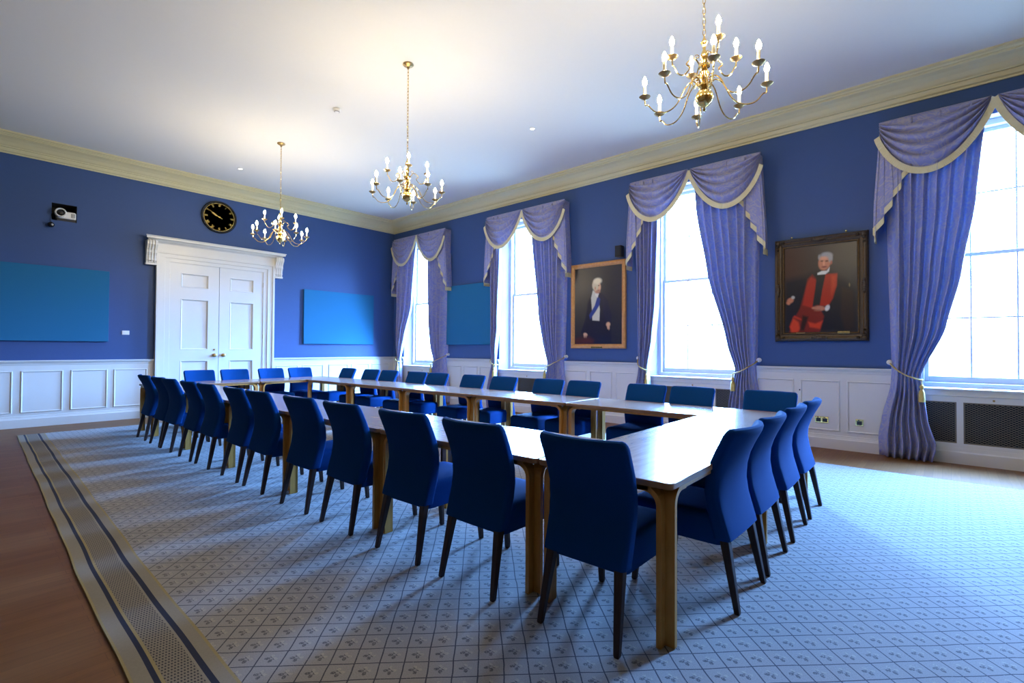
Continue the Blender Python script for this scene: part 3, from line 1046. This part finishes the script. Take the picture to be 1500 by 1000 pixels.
for sx in (-1, 1):
    for (tp, bt, wt, wb) in (((sx * .185, .075, .36), (sx * .208, .004, 0), .023, .0135), ((sx * .195, .545, .33), (sx * .203, .575, 0), .021, .0135)):
        mb = MB()
        rings = []
        for q in (0, .02, .5, 1):
            c = [bt[k] + (tp[k] - bt[k]) * q for k in range(3)]
            w = wb + (wt - wb) * q - (.002 if q == 0 else 0)
            rings.append([(c[0] + a * w, c[1] + b_ * w, c[2]) for a, b_ in ((-1, -.8), (-.8, -1), (.8, -1), (1, -.8), (1, .8), (.8, 1), (-.8, 1), (-1, .8))])
        mb.loft(rings)
        mb.build('leg', LEGWOOD, ch)
remember(ch)
first_chair = [True]
def put_chair(x, y, ang, label):
    if first_chair[0]:
        o = ch; first_chair[0] = False
    else: o = dup(ch)
    wx, wy = tw(x, y)
    o.location = (wx, wy, RZ)
    o.rotation_euler = (0, 0, ang - TA)
    o['label'] = label
    return o
NTH = ['first', 'second', 'third', 'fourth', 'fifth', 'sixth', 'seventh', 'eighth', 'ninth', 'tenth', 'eleventh', 'twelfth']
LY = [1.256, 1.984, 2.62, 3.359, 4.024, 4.832, 5.409, 6.198, 6.765, 7.518, 8.0, 8.69]
RY = [1.233, 1.996, 2.524, 3.365, 3.915, 4.71, 5.335, 6.152, 6.69, 7.482, 8.04, 8.841]
for k, y in enumerate(LY):
    put_chair(1.927 + random.uniform(-.004, .004), y, -pi / 2 + random.uniform(-.02, .02),
              'navy upholstered chair, %s from the camera in the row along the carpet border side' % NTH[k] if k < 11 else 'navy upholstered chair, leftmost in the photo, last in the row on the border side')
for k, y in enumerate(RY):
    put_chair(5.375, y, pi / 2 + random.uniform(-.02, .02),
              'navy upholstered chair, %s from the near end in the row with backs to the windows' % NTH[k])
NXC = [2.862, 3.43, 4.10, 4.72]
for k, x in enumerate(NXC):
    nc = put_chair(x, .752, [-.02, 0, .01, 0][k], 'bright blue upholstered chair at the near end of the tables, %s from the left' % NTH[k])
    nc.scale = (1.09, 1, 1)
for k, x in enumerate([2.986, 3.555, 4.205, 4.778]):
    put_chair(x, 9.80, pi, 'blue upholstered chair in front of the white doors, %s from the left' % NTH[k])


# ------------------------------------------------------------------ wall boards
def board(x0, x1, z0, z1, wall, label):
    mb = MB()
    if wall == 'far': mb.box((x0, D - .05, z0), (x1, D - .004, z1), bev=.004)
    else: mb.box((W - .05, x0, z0), (W - .004, x1, z1), bev=.004)
    tag(mb.build('acoustic_board', BOARD), label, 'wall board', 'blue wall boards')
board(-.55, 1.82, 1.43, 2.70, 'far', 'large teal blue fabric board on the far wall at the left edge')
board(5.42, 7.30, 1.43, 2.72, 'far', 'bright blue fabric board on the far wall right of the doors')
board(7.62, 9.24, 1.43, 2.84, 'right', 'teal blue fabric board between the two farthest windows')

# ------------------------------------------------------------------ light switch, sockets
t = thing('light_switch', 'small white light switch on the blue wall left of the doors', 'light switch', (2.075, D, 1.60))
mb = MB(); mb.box((-.055, -.012, -.038), (.055, -.001, .038), bev=.004); mb.build('face_plate', WPLAST, t)
mb = MB(); mb.box((-.02, -.017, -.014), (.02, -.012, .014), bev=.003); mb.build('rocker', WPLAST, t)
for yy_, wd, lb in ((1.335, .16, 'brass double socket on the white wainscot behind the near chairs'), (.906, .088, 'brass single socket on the white wainscot beside the long curtain')):
    t = thing('wall_socket', lb, 'socket', (W - .012, yy_, .385))
    mb = MB(); mb.box((-.012, -wd / 2, -.044), (-.001, wd / 2, .044), bev=.003); mb.build('face_plate', BRASS, t)
    k = 2 if wd > .1 else 1
    for q in range(k):
        yo = (q - (k - 1) / 2) * .075
        mb = MB()
        mb.box((-.014, yo - .028, -.028), (-.012, yo + .028, .02)); mb.build('socket_insert', BLACK, t)
        mb = MB(); mb.box((-.017, yo + .006 - .008, .024), (-.012, yo + .006 + .008, .036), bev=.002); mb.build('rocker', BLACK, t)
mb = MB(); mb.lathe([(0, 0), (.011, 0), (.011, .008), (0, .01)], (W - .012, 1.60, .78), 8, axis='x')
tag(mb.build('cupboard_catch', BLACK), 'tiny dark catch on the wainscot panel below the red robed portrait', 'catch')

# ------------------------------------------------------------------ clock
ck = thing('wall_clock', 'round black wall clock with gold numerals above the double doors', 'clock', (3.606, D, 4.052))
R_ = .335
mb = MB(); mb.lathe([(0, .001), (R_, .001), (R_, .035), (R_ - .012, .05), (R_ - .03, .05), (R_ - .036, .030), (R_ - .036, .001)], (0, 0, 0), 48, axis='y'); mb.build('rim', BLACKG, ck, smooth=True)
mb = MB(); mb.lathe([(0, .012), (R_ - .034, .012), (R_ - .034, .024), (0, .024)], (0, 0, 0), 48, axis='y'); mb.build('dial', BLACKG, ck)
def stroke(mb, a, b_, w, y=-.027, th=.003):
    a, b_ = Vector((a[0], 0, a[1])), Vector((b_[0], 0, b_[1]))
    n_ = (b_ - a).normalized().cross(Vector((0, 1, 0))) * w / 2
    mb.prism([a - n_ + Vector((0, y, 0)), b_ - n_ + Vector((0, y, 0)), b_ + n_ + Vector((0, y, 0)), a + n_ + Vector((0, y, 0))], (0, th, 0))
NUM = ['XII', 'I', 'II', 'III', 'IV', 'V', 'VI', 'VII', 'VIII', 'IX', 'X', 'XI']
for h, tx in enumerate(NUM):
    mb = MB()
    a = pi / 2 - h * pi / 6
    er, et = Vector((math.cos(a), math.sin(a))), Vector((math.sin(a), -math.cos(a)))
    c0 = er * .245
    wd = {'I': .011, 'V': .026, 'X': .024}
    tot = sum(wd[q] for q in tx)
    p = -tot / 2
    for q in tx:
        c = p + wd[q] / 2
        hh = .024
        def pt(x_, r_): 
            v_ = c0 + et * x_ + er * r_
            return (v_.x, v_.y)
        if q == 'I': stroke(mb, pt(c, -hh), pt(c, hh), .005)
        elif q == 'V':
            stroke(mb, pt(c - .009, hh), pt(c, -hh), .006); stroke(mb, pt(c + .009, hh), pt(c, -hh), .003)
        else:
            stroke(mb, pt(c - .009, hh), pt(c + .009, -hh), .006); stroke(mb, pt(c + .009, hh), pt(c - .009, -hh), .003)
        p += wd[q]
    stroke(mb, pt(-tot / 2, hh), pt(tot / 2, hh), .0025); stroke(mb, pt(-tot / 2, -hh), pt(tot / 2, -hh), .0025)
    mb.build('numeral', GOLD, ck)
mb = MB(); mb.lathe([(R_ - .052, .024), (R_ - .052, .027), (R_ - .046, .027), (R_ - .046, .024)], (0, 0, 0), 48, axis='y'); mb.build('minute_track', GOLD, ck)
for nm, ang, L_, w_, yo in (('hour_hand', 295, .155, .026, -.030), ('minute_hand', 301, .235, .018, -.034)):
    a = pi / 2 - math.radians(ang)
    e = Vector((math.cos(a), 0, math.sin(a))); n_ = Vector((-math.sin(a), 0, math.cos(a)))
    mb = MB()
    pts = [(-.06, .3), (-.03, .5), (0, .35), (.2, .25), (.35, .9), (.5, 1.0), (.65, .5), (1, .12)]
    poly = [e * (q * L_ if q > 0 else q) + n_ * w_ * r_ * .5 + Vector((0, yo, 0)) for q, r_ in pts] + [e * (q * L_ if q > 0 else q) - n_ * w_ * r_ * .5 + Vector((0, yo, 0)) for q, r_ in pts[::-1]]
    k = len(pts)
    mb.loft([[poly[j], poly[2 * k - 1 - j], poly[2 * k - 1 - j] + Vector((0, .003, 0)), poly[j] + Vector((0, .003, 0))] for j in range(k)])
    mb.build(nm, GOLD, ck)
mb = MB(); mb.lathe([(0, .02), (.014, .02), (.014, .038), (0, .04)], (0, 0, 0), 12, axis='y'); mb.build('hub', GOLD, ck)

# ------------------------------------------------------------------ projector in its niche, camera below
pj_ = thing('projector', 'white projector with round lens in the dark wall niche', 'projector', (1.20, D + .10, NZ0))
mb = MB()
rings = []
for z, ins in ((.045, .01), (.055, 0), (.15, 0), (.165, .012)): rings.append([(x + .03, y, z) for x, y in rrect(.125 - ins, .13 - ins, .03)])
mb.loft(rings); mb.build('body', WPLAST, pj_, smooth=True)
mb = MB(); mb.box((-.09, -.10, .0), (.15, .10, .045)); mb.build('mounting_base', BLACK, pj_)
mb = MB(); mb.lathe([(.052, .0), (.075, 0), (.078, .07), (.070, .085), (.058, .085), (.052, .05)], (-.055, -.125, .125), 28, axis='y'); mb.build('lens_ring', WPLAST, pj_, smooth=True)
mb = MB(); mb.lathe([(0, .0), (.055, 0), (.055, .055), (.03, .062), (0, .066)], (-.055, -.125, .125), 24, axis='y'); mb.build('lens', BLACKG, pj_, smooth=True)
mb = MB()
for q in range(5): mb.box((.085 + q * .011, -.132, .07), (.090 + q * .011, -.129, .14))
mb.build('vent', BLACK, pj_)
cm = thing('security_camera', 'small black dome camera on a cable below the projector niche', 'camera', (1.03, D, 3.40))
mb = MB(); mb.lathe([(0, .001), (.035, .001), (.035, .012), (.02, .02), (0, .02)], (0, 0, 0), 16, axis='y'); mb.build('base', BLACK, cm)
mb = MB(); mb.lathe([(0, -.045), (.025, -.04), (.042, -.018), (.046, .005), (.038, .028), (.02, .042), (0, .046)], (0, -.055, 0), 18); mb.build('dome', BLACKG, cm, smooth=True)
mb = MB(); mb.lathe([(0, 0), (.016, 0), (.016, .012), (0, .014)], (.012, -.095, -.005), 12, axis='y'); mb.build('lens', GREYM, cm)
mb = MB(); mb.tube([(0, -.02, .04), (-.006, -.012, .09), (.004, -.01, .15), (.01, -.008, .20), (.02, .02, .22)], .004, 6); mb.build('cable', BLACK, cm)

# ------------------------------------------------------------------ wall speakers
for yy_, zz_, lb in ((4.42, 3.09, 'small black speaker on the wall beside the gentleman portrait'), (11.28, 3.03, 'small black speaker in the far corner beside the farthest curtain')):
    t = thing('wall_speaker', lb, 'speaker', (W, yy_, zz_), group='black wall speakers')
    mb = MB(); mb.box((-.17, -.06, -.10), (-.05, .06, .10), bev=.01); bx_ = mb.build('speaker_body', BLACK, t)
    mb = MB(); mb.box((-.178, -.052, -.09), (-.170, .052, .09), bev=.004); mb.build('speaker_grille', NEARBLACK, t)
    mb = MB(); mb.tube([(-.001, 0, 0), (-.03, 0, .0), (-.055, 0, 0)], .012, 8); mb.box((-.008, -.03, -.04), (-.001, .03, .04)); mb.build('bracket', BLACK, t)


# ------------------------------------------------------------------ portraits
def paint(name, layers, bgcol, nx, ny):
    U, V = np.meshgrid(np.linspace(0, 1, nx + 1), np.linspace(0, 1, ny + 1))   # V down
    rng = np.random.default_rng(3)
    img = np.zeros((ny + 1, nx + 1, 3)) + np.array(bgcol)
    asp = (ny / nx)
    def blend(a, col, jit=.05):
        nonlocal img
        c = np.array(col)[None, None] * (1 + jit * (rng.random(img.shape[:2] + (1,)) - .5) * 2)
        img = img * (1 - a[..., None]) + c * a[..., None]
    for L in layers:
        if L[0] == 'e':
            _, cx_, cy_, rx, ry, ang, soft, col = L
            a = math.radians(ang)
            dx, dy = U - cx_, (V - cy_) * asp
            p, q = dx * math.cos(a) + dy * math.sin(a), -dx * math.sin(a) + dy * math.cos(a)
            d = np.sqrt((p / rx) ** 2 + (q / (ry * asp)) ** 2)
            blend(np.clip((1 + soft - d) / (2 * soft), 0, 1), col)
        else:
            _, pts, soft, col = L
            inside = np.zeros(U.shape, bool)
            dist = np.full(U.shape, 9.)
            k = len(pts)
            for j in range(k):
                (x1, y1), (x2, y2) = pts[j], pts[(j + 1) % k]
                cond = ((y1 > V) != (y2 > V)) & (U < (x2 - x1) * (V - y1) / ((y2 - y1) + 1e-12) + x1)
                inside ^= cond
                tt = np.clip(((U - x1) * (x2 - x1) + (V - y1) * (y2 - y1)) / ((x2 - x1) ** 2 + (y2 - y1) ** 2 + 1e-12), 0, 1)
                dist = np.minimum(dist, np.hypot(U - x1 - tt * (x2 - x1), V - y1 - tt * (y2 - y1)))
            sd = np.where(inside, dist, -dist)
            blend(np.clip(.5 + sd / (2 * soft), 0, 1), col)
    return img
def srgb(r, g, b_):
    f = lambda c: (c / 255 / 12.92) if c / 255 <= .04045 else ((c / 255 + .055) / 1.055) ** 2.4
    return (f(r), f(g), f(b_))
PAINT, nt, b = nodes_of('oil_paint')
at_ = nt.nodes.new('ShaderNodeVertexColor'); at_.layer_name = 'Paint'
nt.links.new(at_.outputs[0], b.inputs['Base Color'])
b.inputs['Roughness'].default_value = .33
b.inputs['Specular IOR Level'].default_value = .35
def canvas(parent, w, h, x, layers, bgcol, nx=110):
    ny = int(nx * h / w)
    img = paint('c', layers, bgcol, nx, ny)
    mb = MB()
    # seen from the room the picture's left is at +y
    mb.grid(lambda u_, v_: (x, w / 2 - u_ * w, h / 2 - v_ * h), nx, ny)
    o = mb.build('canvas', PAINT, parent)
    ca = o.data.color_attributes.new('Paint', 'FLOAT_COLOR', 'POINT')
    buf = np.ones(((nx + 1) * (ny + 1), 4), np.float32)
    buf[:, :3] = img.reshape(-1, 3)
    ca.data.foreach_set('color', buf.ravel())
    return o
def frame_ring(mb, w, h, prof, mi=0):
    """prof: (inset from outer edge, depth)"""
    rings = []
    for ins, d in prof:
        a, b_ = w / 2 - ins, h / 2 - ins
        rings.append([(-d, -a, -b_), (-d, a, -b_), (-d, a, b_), (-d, -a, b_)])
    mb.loft(rings, mi, cap=False)
# gentleman with a blue sash
SK = srgb(215, 165, 130)
p1 = thing('portrait', 'framed portrait of a standing white haired gentleman with blue sash, light oak frame', 'painting', (W, 4.925, 2.157), group='oil portraits on the window wall')
mb = MB(); frame_ring(mb, 1.18, 1.61, [(0, .002), (0, .04), (.012, .052), (.035, .056), (.06, .046), (.078, .03), (.085, .022)])
mb.build('frame', FRAME1, p1)
LY1 = [
    ('e', .20, .25, .45, .35, 0, .9, srgb(70, 66, 60)), ('e', .9, .4, .4, .6, 0, .8, srgb(30, 33, 48)),
    ('p', [(.36, .36), (.30, .44), (.26, .6), (.22, .76), (.25, 1.0), (.80, 1.0), (.78, .80), (.76, .6), (.72, .45), (.62, .36), (.5, .31)], .02, srgb(16, 20, 44)),
    ('p', [(.60, .38), (.72, .46), (.80, .64), (.78, .76), (.68, .74), (.62, .56)], .012, srgb(20, 24, 52)),
    ('p', [(.28, .6), (.24, .80), (.2, .87), (.14, .85), (.22, .7)], .012, srgb(18, 22, 48)),
    ('p', [(.40, .30), (.36, .40), (.38, .55), (.39, .69), (.54, .70), (.55, .55), (.52, .42), (.50, .34)], .008, srgb(205, 200, 180)),
    ('p', [(.56, .42), (.50, .38), (.44, .50), (.32, .62), (.34, .68), (.46, .58), (.54, .50)], .008, srgb(30, 55, 125)),
    ('p', [(.46, .30), (.45, .37), (.50, .40), (.53, .35)], .006, srgb(225, 218, 200)),
    ('e', .495, .265, .075, .075, 0, .12, SK),
    ('e', .455, .235, .07, .07, 0, .2, srgb(205, 190, 155)), ('e', .50, .185, .085, .04, 0, .3, srgb(225, 212, 178)),
    ('e', .545, .265, .014, .022, 0, .4, srgb(225, 175, 140)), ('e', .525, .245, .016, .006, 0, .5, srgb(90, 60, 50)),
    ('e', .52, .305, .025, .006, 0, .5, srgb(150, 80, 70)), ('e', .45, .275, .012, .02, 0, .5, srgb(190, 130, 100)), ('e', .50, .325, .05, .02, 0, .5, srgb(185, 130, 100)),
    ('e', .24, .875, .045, .022, 20, .3, SK), ('e', .22, .895, .02, .025, 0, .4, SK), ('e', .255, .90, .012, .025, 0, .4, SK),
    ('e', .725, .75, .04, .03, 60, .3, SK), ('e', .74, .79, .014, .03, 0, .4, SK), ('e', .715, .785, .012, .025, 0, .4, SK),
    ('p', [(0, .93), (.3, .90), (.42, .95), (.4, 1), (0, 1)], .03, srgb(75, 30, 32)),
]
canvas(p1, 1.18 - .165, 1.61 - .165, -.024, LY1, srgb(38, 38, 44))
mb = MB(); mb.box((-.058, -.12, -.795), (-.05, .12, -.77)); mb.build('name_plate', BRASS, p1)
# seated man in a red robe
p2 = thing('portrait', 'framed portrait of a seated grey haired man in red robes, dark carved frame', 'painting', (W, 1.352, 2.195), group='oil portraits on the window wall')
w2, h2 = 1.113, 1.458
mb = MB()
frame_ring(mb, w2, h2, [(0, .002), (0, .05), (.012, .072), (.03, .078), (.05, .070), (.062, .055), (.085, .050), (.10, .040), (.112, .042), (.125, .03), (.13, .026)])
fr2 = mb.build('frame', FRAME2, p2)
mb = MB(); frame_ring(mb, w2 - .10, h2 - .10, [(.0, .066), (.004, .072), (.010, .066)]); frame_ring(mb, w2 - .21, h2 - .21, [(.0, .044), (.004, .050), (.012, .042)])
mb.build('gilt_line', FRAME2G, fr2)
mb = MB()
for cy_ in (-1, 0, 1):
    for cz in (-1, 0, 1):
        if cy_ == 0 and cz == 0: continue
        mb = MB()
        yy_, zz_ = cy_ * (w2 / 2 - .045), cz * (h2 / 2 - .045)
        for k in range(7):
            ox = (k - 3) * .028
            oy = (ox if cy_ == 0 or (cy_ and cz and k % 2) else 0); oz = (ox if cz == 0 or (cy_ and cz and not k % 2) else 0)
            if cy_ and cz: oy, oz = -cy_ * abs(ox) * (k % 2) * 1.2, -cz * abs(ox) * ((k + 1) % 2) * 1.2
            r_ = .034 - abs(k - 3) * .005
            bm = bmesh.new(); bmesh.ops.create_icosphere(bm, subdivisions=2, radius=1)
            for q in bm.verts: q.co = Vector((-.070 + q.co.x * .020, yy_ + oy + q.co.y * r_, zz_ + oz + q.co.z * r_))
            mb.addbm(bm)
        mb.build('carved_ornament', FRAME2, fr2, smooth=True)
RB = srgb(165, 38, 24)
SK2 = srgb(190, 120, 90)
LY2 = [
    ('e', .12, .2, .5, .45, 0, .9, srgb(68, 42, 34)), ('e', .45, .2, .2, .4, 0, .9, srgb(62, 48, 40)), ('e', .92, .3, .35, .6, 0, .9, srgb(48, 50, 52)),
    ('p', [(0, .38), (.3, .34), (.45, .3), (.62, .3), (.85, .42), (.98, .55), (1, 1), (0, 1), (0, .7)], .04, srgb(18, 20, 30)),
    ('p', [(.80, .5), (.95, .55), (.96, .95), (.84, 1), (.78, .8)], .02, srgb(42, 30, 26)),
    ('p', [(.40, .33), (.33, .38), (.28, .55), (.22, .72), (.12, .86), (.06, 1.0), (.5, 1.0), (.56, .82), (.5, .72), (.44, .60), (.47, .40)], .012, srgb(120, 30, 22)),
    ('p', [(.38, .36), (.33, .42), (.29, .56), (.26, .68), (.40, .72), (.43, .55), (.46, .40)], .01, RB),
    ('p', [(.58, .34), (.74, .34), (.73, .48), (.68, .62), (.62, .70), (.50, .70), (.53, .52)], .01, RB),
    ('p', [(.66, .36), (.73, .36), (.72, .48), (.66, .58)], .02, srgb(190, 60, 35)),
    ('p', [(.46, .34), (.58, .34), (.54, .50), (.50, .68), (.40, .70), (.44, .50)], .008, srgb(20, 28, 34)),
    ('p', [(.12, .83), (.2, .88), (.22, .96), (.18, 1.0), (.10, 1.0), (.07, .93)], .015, srgb(205, 62, 32)),
    ('p', [(.14, .80), (.24, .84), (.25, .86), (.12, .82)], .01, srgb(190, 50, 28)),
    ('p', [(.34, .88), (.44, .90), (.54, .87), (.50, .96), (.36, .94)], .012, srgb(200, 58, 30)),
    ('p', [(.26, .80), (.34, .82), (.28, .98), (.22, .98)], .015, srgb(40, 14, 14)),
    ('e', .57, .20, .085, .095, 8, .12, SK2),
    ('e', .595, .125, .078, .036, 5, .3, srgb(150, 150, 148)), ('e', .65, .16, .03, .05, 0, .3, srgb(155, 152, 148)), ('e', .50, .14, .02, .03, 0, .4, srgb(140, 138, 132)),
    ('e', .535, .185, .02, .008, 0, .5, srgb(70, 40, 32)), ('e', .60, .19, .02, .008, 0, .5, srgb(70, 40, 32)), ('e', .56, .215, .014, .028, 0, .5, srgb(220, 150, 115)),
    ('e', .565, .255, .035, .008, 0, .5, srgb(120, 50, 42)), ('e', .66, .21, .012, .022, 0, .5, srgb(175, 100, 76)), ('e', .56, .155, .05, .02, 0, .6, srgb(215, 150, 118)),
    ('p', [(.47, .32), (.53, .30), (.60, .30), (.64, .26), (.63, .31), (.58, .34), (.47, .34)], .006, srgb(215, 215, 210)),
    ('e', .08, .62, .05, .030, -35, .3, SK2), ('e', .05, .65, .03, .018, 40, .4, SK2), ('e', .12, .585, .025, .018, 0, .4, srgb(190, 185, 175)),
    ('e', .50, .725, .075, .028, 8, .25, SK2), ('e', .42, .72, .03, .014, 0, .4, SK2), ('e', .47, .75, .05, .010, 0, .4, srgb(150, 85, 62)), ('e', .605, .725, .03, .035, 20, .25, srgb(215, 212, 205)),
    ('e', .90, .48, .008, .02, 0, .5, srgb(130, 120, 90)),
]
canvas(p2, w2 - .25, h2 - .25, -.028, LY2, srgb(46, 40, 38))
mb = MB(); mb.box((-.082, -.355, -.628), (-.074, -.215, -.598), bev=.002); mb.build('name_plate', BRASS, p2)
mb = MB(); mb.box((-.080, .17, -.622), (-.074, .28, -.606)); mb.build('name_plate', DBRASS, p2)
for q in (.34, -.31):
    mb = MB(); mb.lathe([(0, 0), (.012, 0), (.016, .01), (.012, .022), (0, .026)], (-.03, q, h2 / 2 + .012), 10); mb.build('hanging_hook', BRASS, p2)

# ------------------------------------------------------------------ ceiling fittings
for x, y, lb in ((5.884, 4.827, 'small round ceiling downlight between the two nearer chandeliers and the windows'), (3.556, 10.143, 'small round ceiling downlight above the double doors')):
    t = thing('ceiling_downlight', lb, 'downlight', (x, y, CEIL), group='recessed ceiling downlights')
    mb = MB(); mb.lathe([(.030, 0), (.046, 0), (.046, -.006), (.034, -.010), (.030, -.004)], n=24); mb.build('bezel', WPLAST, t)
    mb = MB(); mb.lathe([(0, -.001), (.031, -.001), (.031, -.005), (0, -.005)], n=24); mb.build('lamp', SPOT, t)
t = thing('smoke_detector', 'white smoke detector on the ceiling left of the middle chandelier', 'smoke detector', (3.588 - .02, 6.55, CEIL))
mb = MB(); mb.lathe([(0, -.001), (.055, -.001), (.055, -.018), (.045, -.03), (.03, -.034), (.03, -.045), (0, -.048)], n=24); mb.build('housing', WPLAST, t, smooth=True)
mb = MB(); mb.lathe([(.032, -.034), (.038, -.036), (.038, -.042), (.030, -.044)], n=24); mb.build('vent_ring', GREYM, t)

# ------------------------------------------------------------------ chandeliers
def make_chandelier():
    t = thing('chandelier', 'x', 'chandelier', group='twelve light brass chandeliers')
    # origin on the ceiling; heights below are relative
    Z = -CEIL
    mb = MB(); mb.lathe([(0, -.001), (.062, -.001), (.064, -.010), (.052, -.022), (.02, -.036), (.010, -.06), (0, -.062)], n=24); mb.build('ceiling_rose', DBRASS, t, smooth=True)
    mb = MB()
    z, k = -.062, 0
    zt = 3.60 + Z
    while z > zt + .02:
        a = (k % 2) * pi / 2
        pts = []
        for q in range(12):
            b_ = 2 * pi * q / 12
            lx, lz = .010 * math.cos(b_), .024 * math.sin(b_)
            pts.append((lx * math.cos(a), lx * math.sin(a), z - .02 + lz))
        mb.tube(pts, .0028, 5, closed=True)
        z -= .0385; k += 1
    mb.build('chain', BRASS, t, smooth=True)
    mb = MB()
    pr = [(0, 3.058), (.006, 3.06), (.012, 3.072), (.006, 3.082), (.010, 3.09), (.03, 3.10), (.052, 3.122), (.062, 3.155), (.058, 3.185), (.040, 3.21), (.022, 3.222), (.030, 3.232), (.045, 3.24), (.045, 3.256), (.026, 3.268), (.018, 3.285), (.03, 3.31),
          (.036, 3.335), (.024, 3.36), (.016, 3.375), (.040, 3.382), (.040, 3.398), (.018, 3.41), (.014, 3.44), (.026, 3.465), (.020, 3.49), (.010, 3.505), (.012, 3.54), (.024, 3.56), (.014, 3.58), (.006, 3.60), (.004, 3.62), (0, 3.622)]
    mb.lathe([(r, z + Z) for r, z in pr], n=24)
    mb.build('central_stem', BRASS, t, smooth=True)
    def arm(n_, R_, a0, zroot, zlow, ztop):
        for i_ in range(n_):
            a = a0 + 2 * pi * i_ / n_
            ca, sa = math.cos(a), math.sin(a)
            ctrl = [(.035, zroot), (.075, zroot + .045), (.13, zroot + .005), (.19 * R_ / .42, zlow + .05), (.26 * R_ / .42, zlow), (.34 * R_ / .42, zlow + .006), (.395 * R_ / .42, zlow + .06), (R_ - .005, ztop - .05), (R_, ztop)]
            pts = []
            C = [ctrl[0]] + ctrl + [ctrl[-1]]
            for j in range(1, len(C) - 2):
                for q in range(5):
                    u_ = q / 5
                    p = []
                    for d in (0, 1):
                        p0, p1_, p2_, p3 = C[j - 1][d], C[j][d], C[j + 1][d], C[j + 2][d]
                        p.append(.5 * (2 * p1_ + (p2_ - p0) * u_ + (2 * p0 - 5 * p1_ + 4 * p2_ - p3) * u_ ** 2 + (3 * p1_ - p0 - 3 * p2_ + p3) * u_ ** 3))
                    pts.append(p)
            pts.append(list(ctrl[-1]))
            mb = MB(); mb.tube([(r * ca, r * sa, z + Z) for r, z in pts], .0048, 6)
            # small scroll under the root of the arm
            sc_ = [(.05 + .022 * (1 - q / 10) * math.cos(q * .75), zroot + .055 + .02 * (1 - q / 10) * math.sin(q * .75)) for q in range(10)]
            mb.tube([(r * ca, r * sa, z + Z) for r, z in sc_], .003, 5)
            ar = mb.build('arm', BRASS, t, smooth=True)
            cx_, cy_ = R_ * ca, R_ * sa
            mb = MB(); mb.lathe([(0, ztop + Z - .012), (.012, ztop + Z - .010), (.030, ztop + Z), (.042, ztop + Z + .012), (.040, ztop + Z + .014), (.026, ztop + Z + .004), (.014, ztop + Z + .006), (.014, ztop + Z + .02), (0, ztop + Z + .02)], (cx_, cy_, 0), 14)
            mb.build('drip_pan', DBRASS, ar, smooth=True)
            mb = MB(); mb.lathe([(0, ztop + Z + .018), (.0115, ztop + Z + .018), (.0105, ztop + Z + .095), (0, ztop + Z + .096)], (cx_, cy_, 0), 10)
            mb.build('candle_sleeve', CANDLE, ar, smooth=True)
            b0 = ztop + Z + .092
            mb = MB(); mb.lathe([(0, b0), (.008, b0 + .002), (.016, b0 + .018), (.0175, b0 + .030), (.013, b0 + .048), (.006, b0 + .064), (0, b0 + .072)], (cx_, cy_, 0), 8)
            mb.build('bulb', BULB, ar, smooth=True)
    arm(8, .415, pi / 8 + .1, 3.24, 3.085, 3.20)
    arm(4, .235, .75, 3.40, 3.325, 3.44)
    remember(t)
    return t
cdl = make_chandelier()
for k, (y, rz, lb) in enumerate(((1.32, 0, 'brass candle chandelier nearest the camera, at the top edge'), (4.861, .25, 'brass candle chandelier in the middle of the ceiling line'), (8.361, .5, 'brass candle chandelier farthest away, in front of the doors'))):
    o = cdl if k == 0 else dup(cdl)
    o.location = (3.562, y, CEIL)
    o.rotation_euler = (0, 0, rz)
    o['label'] = lb
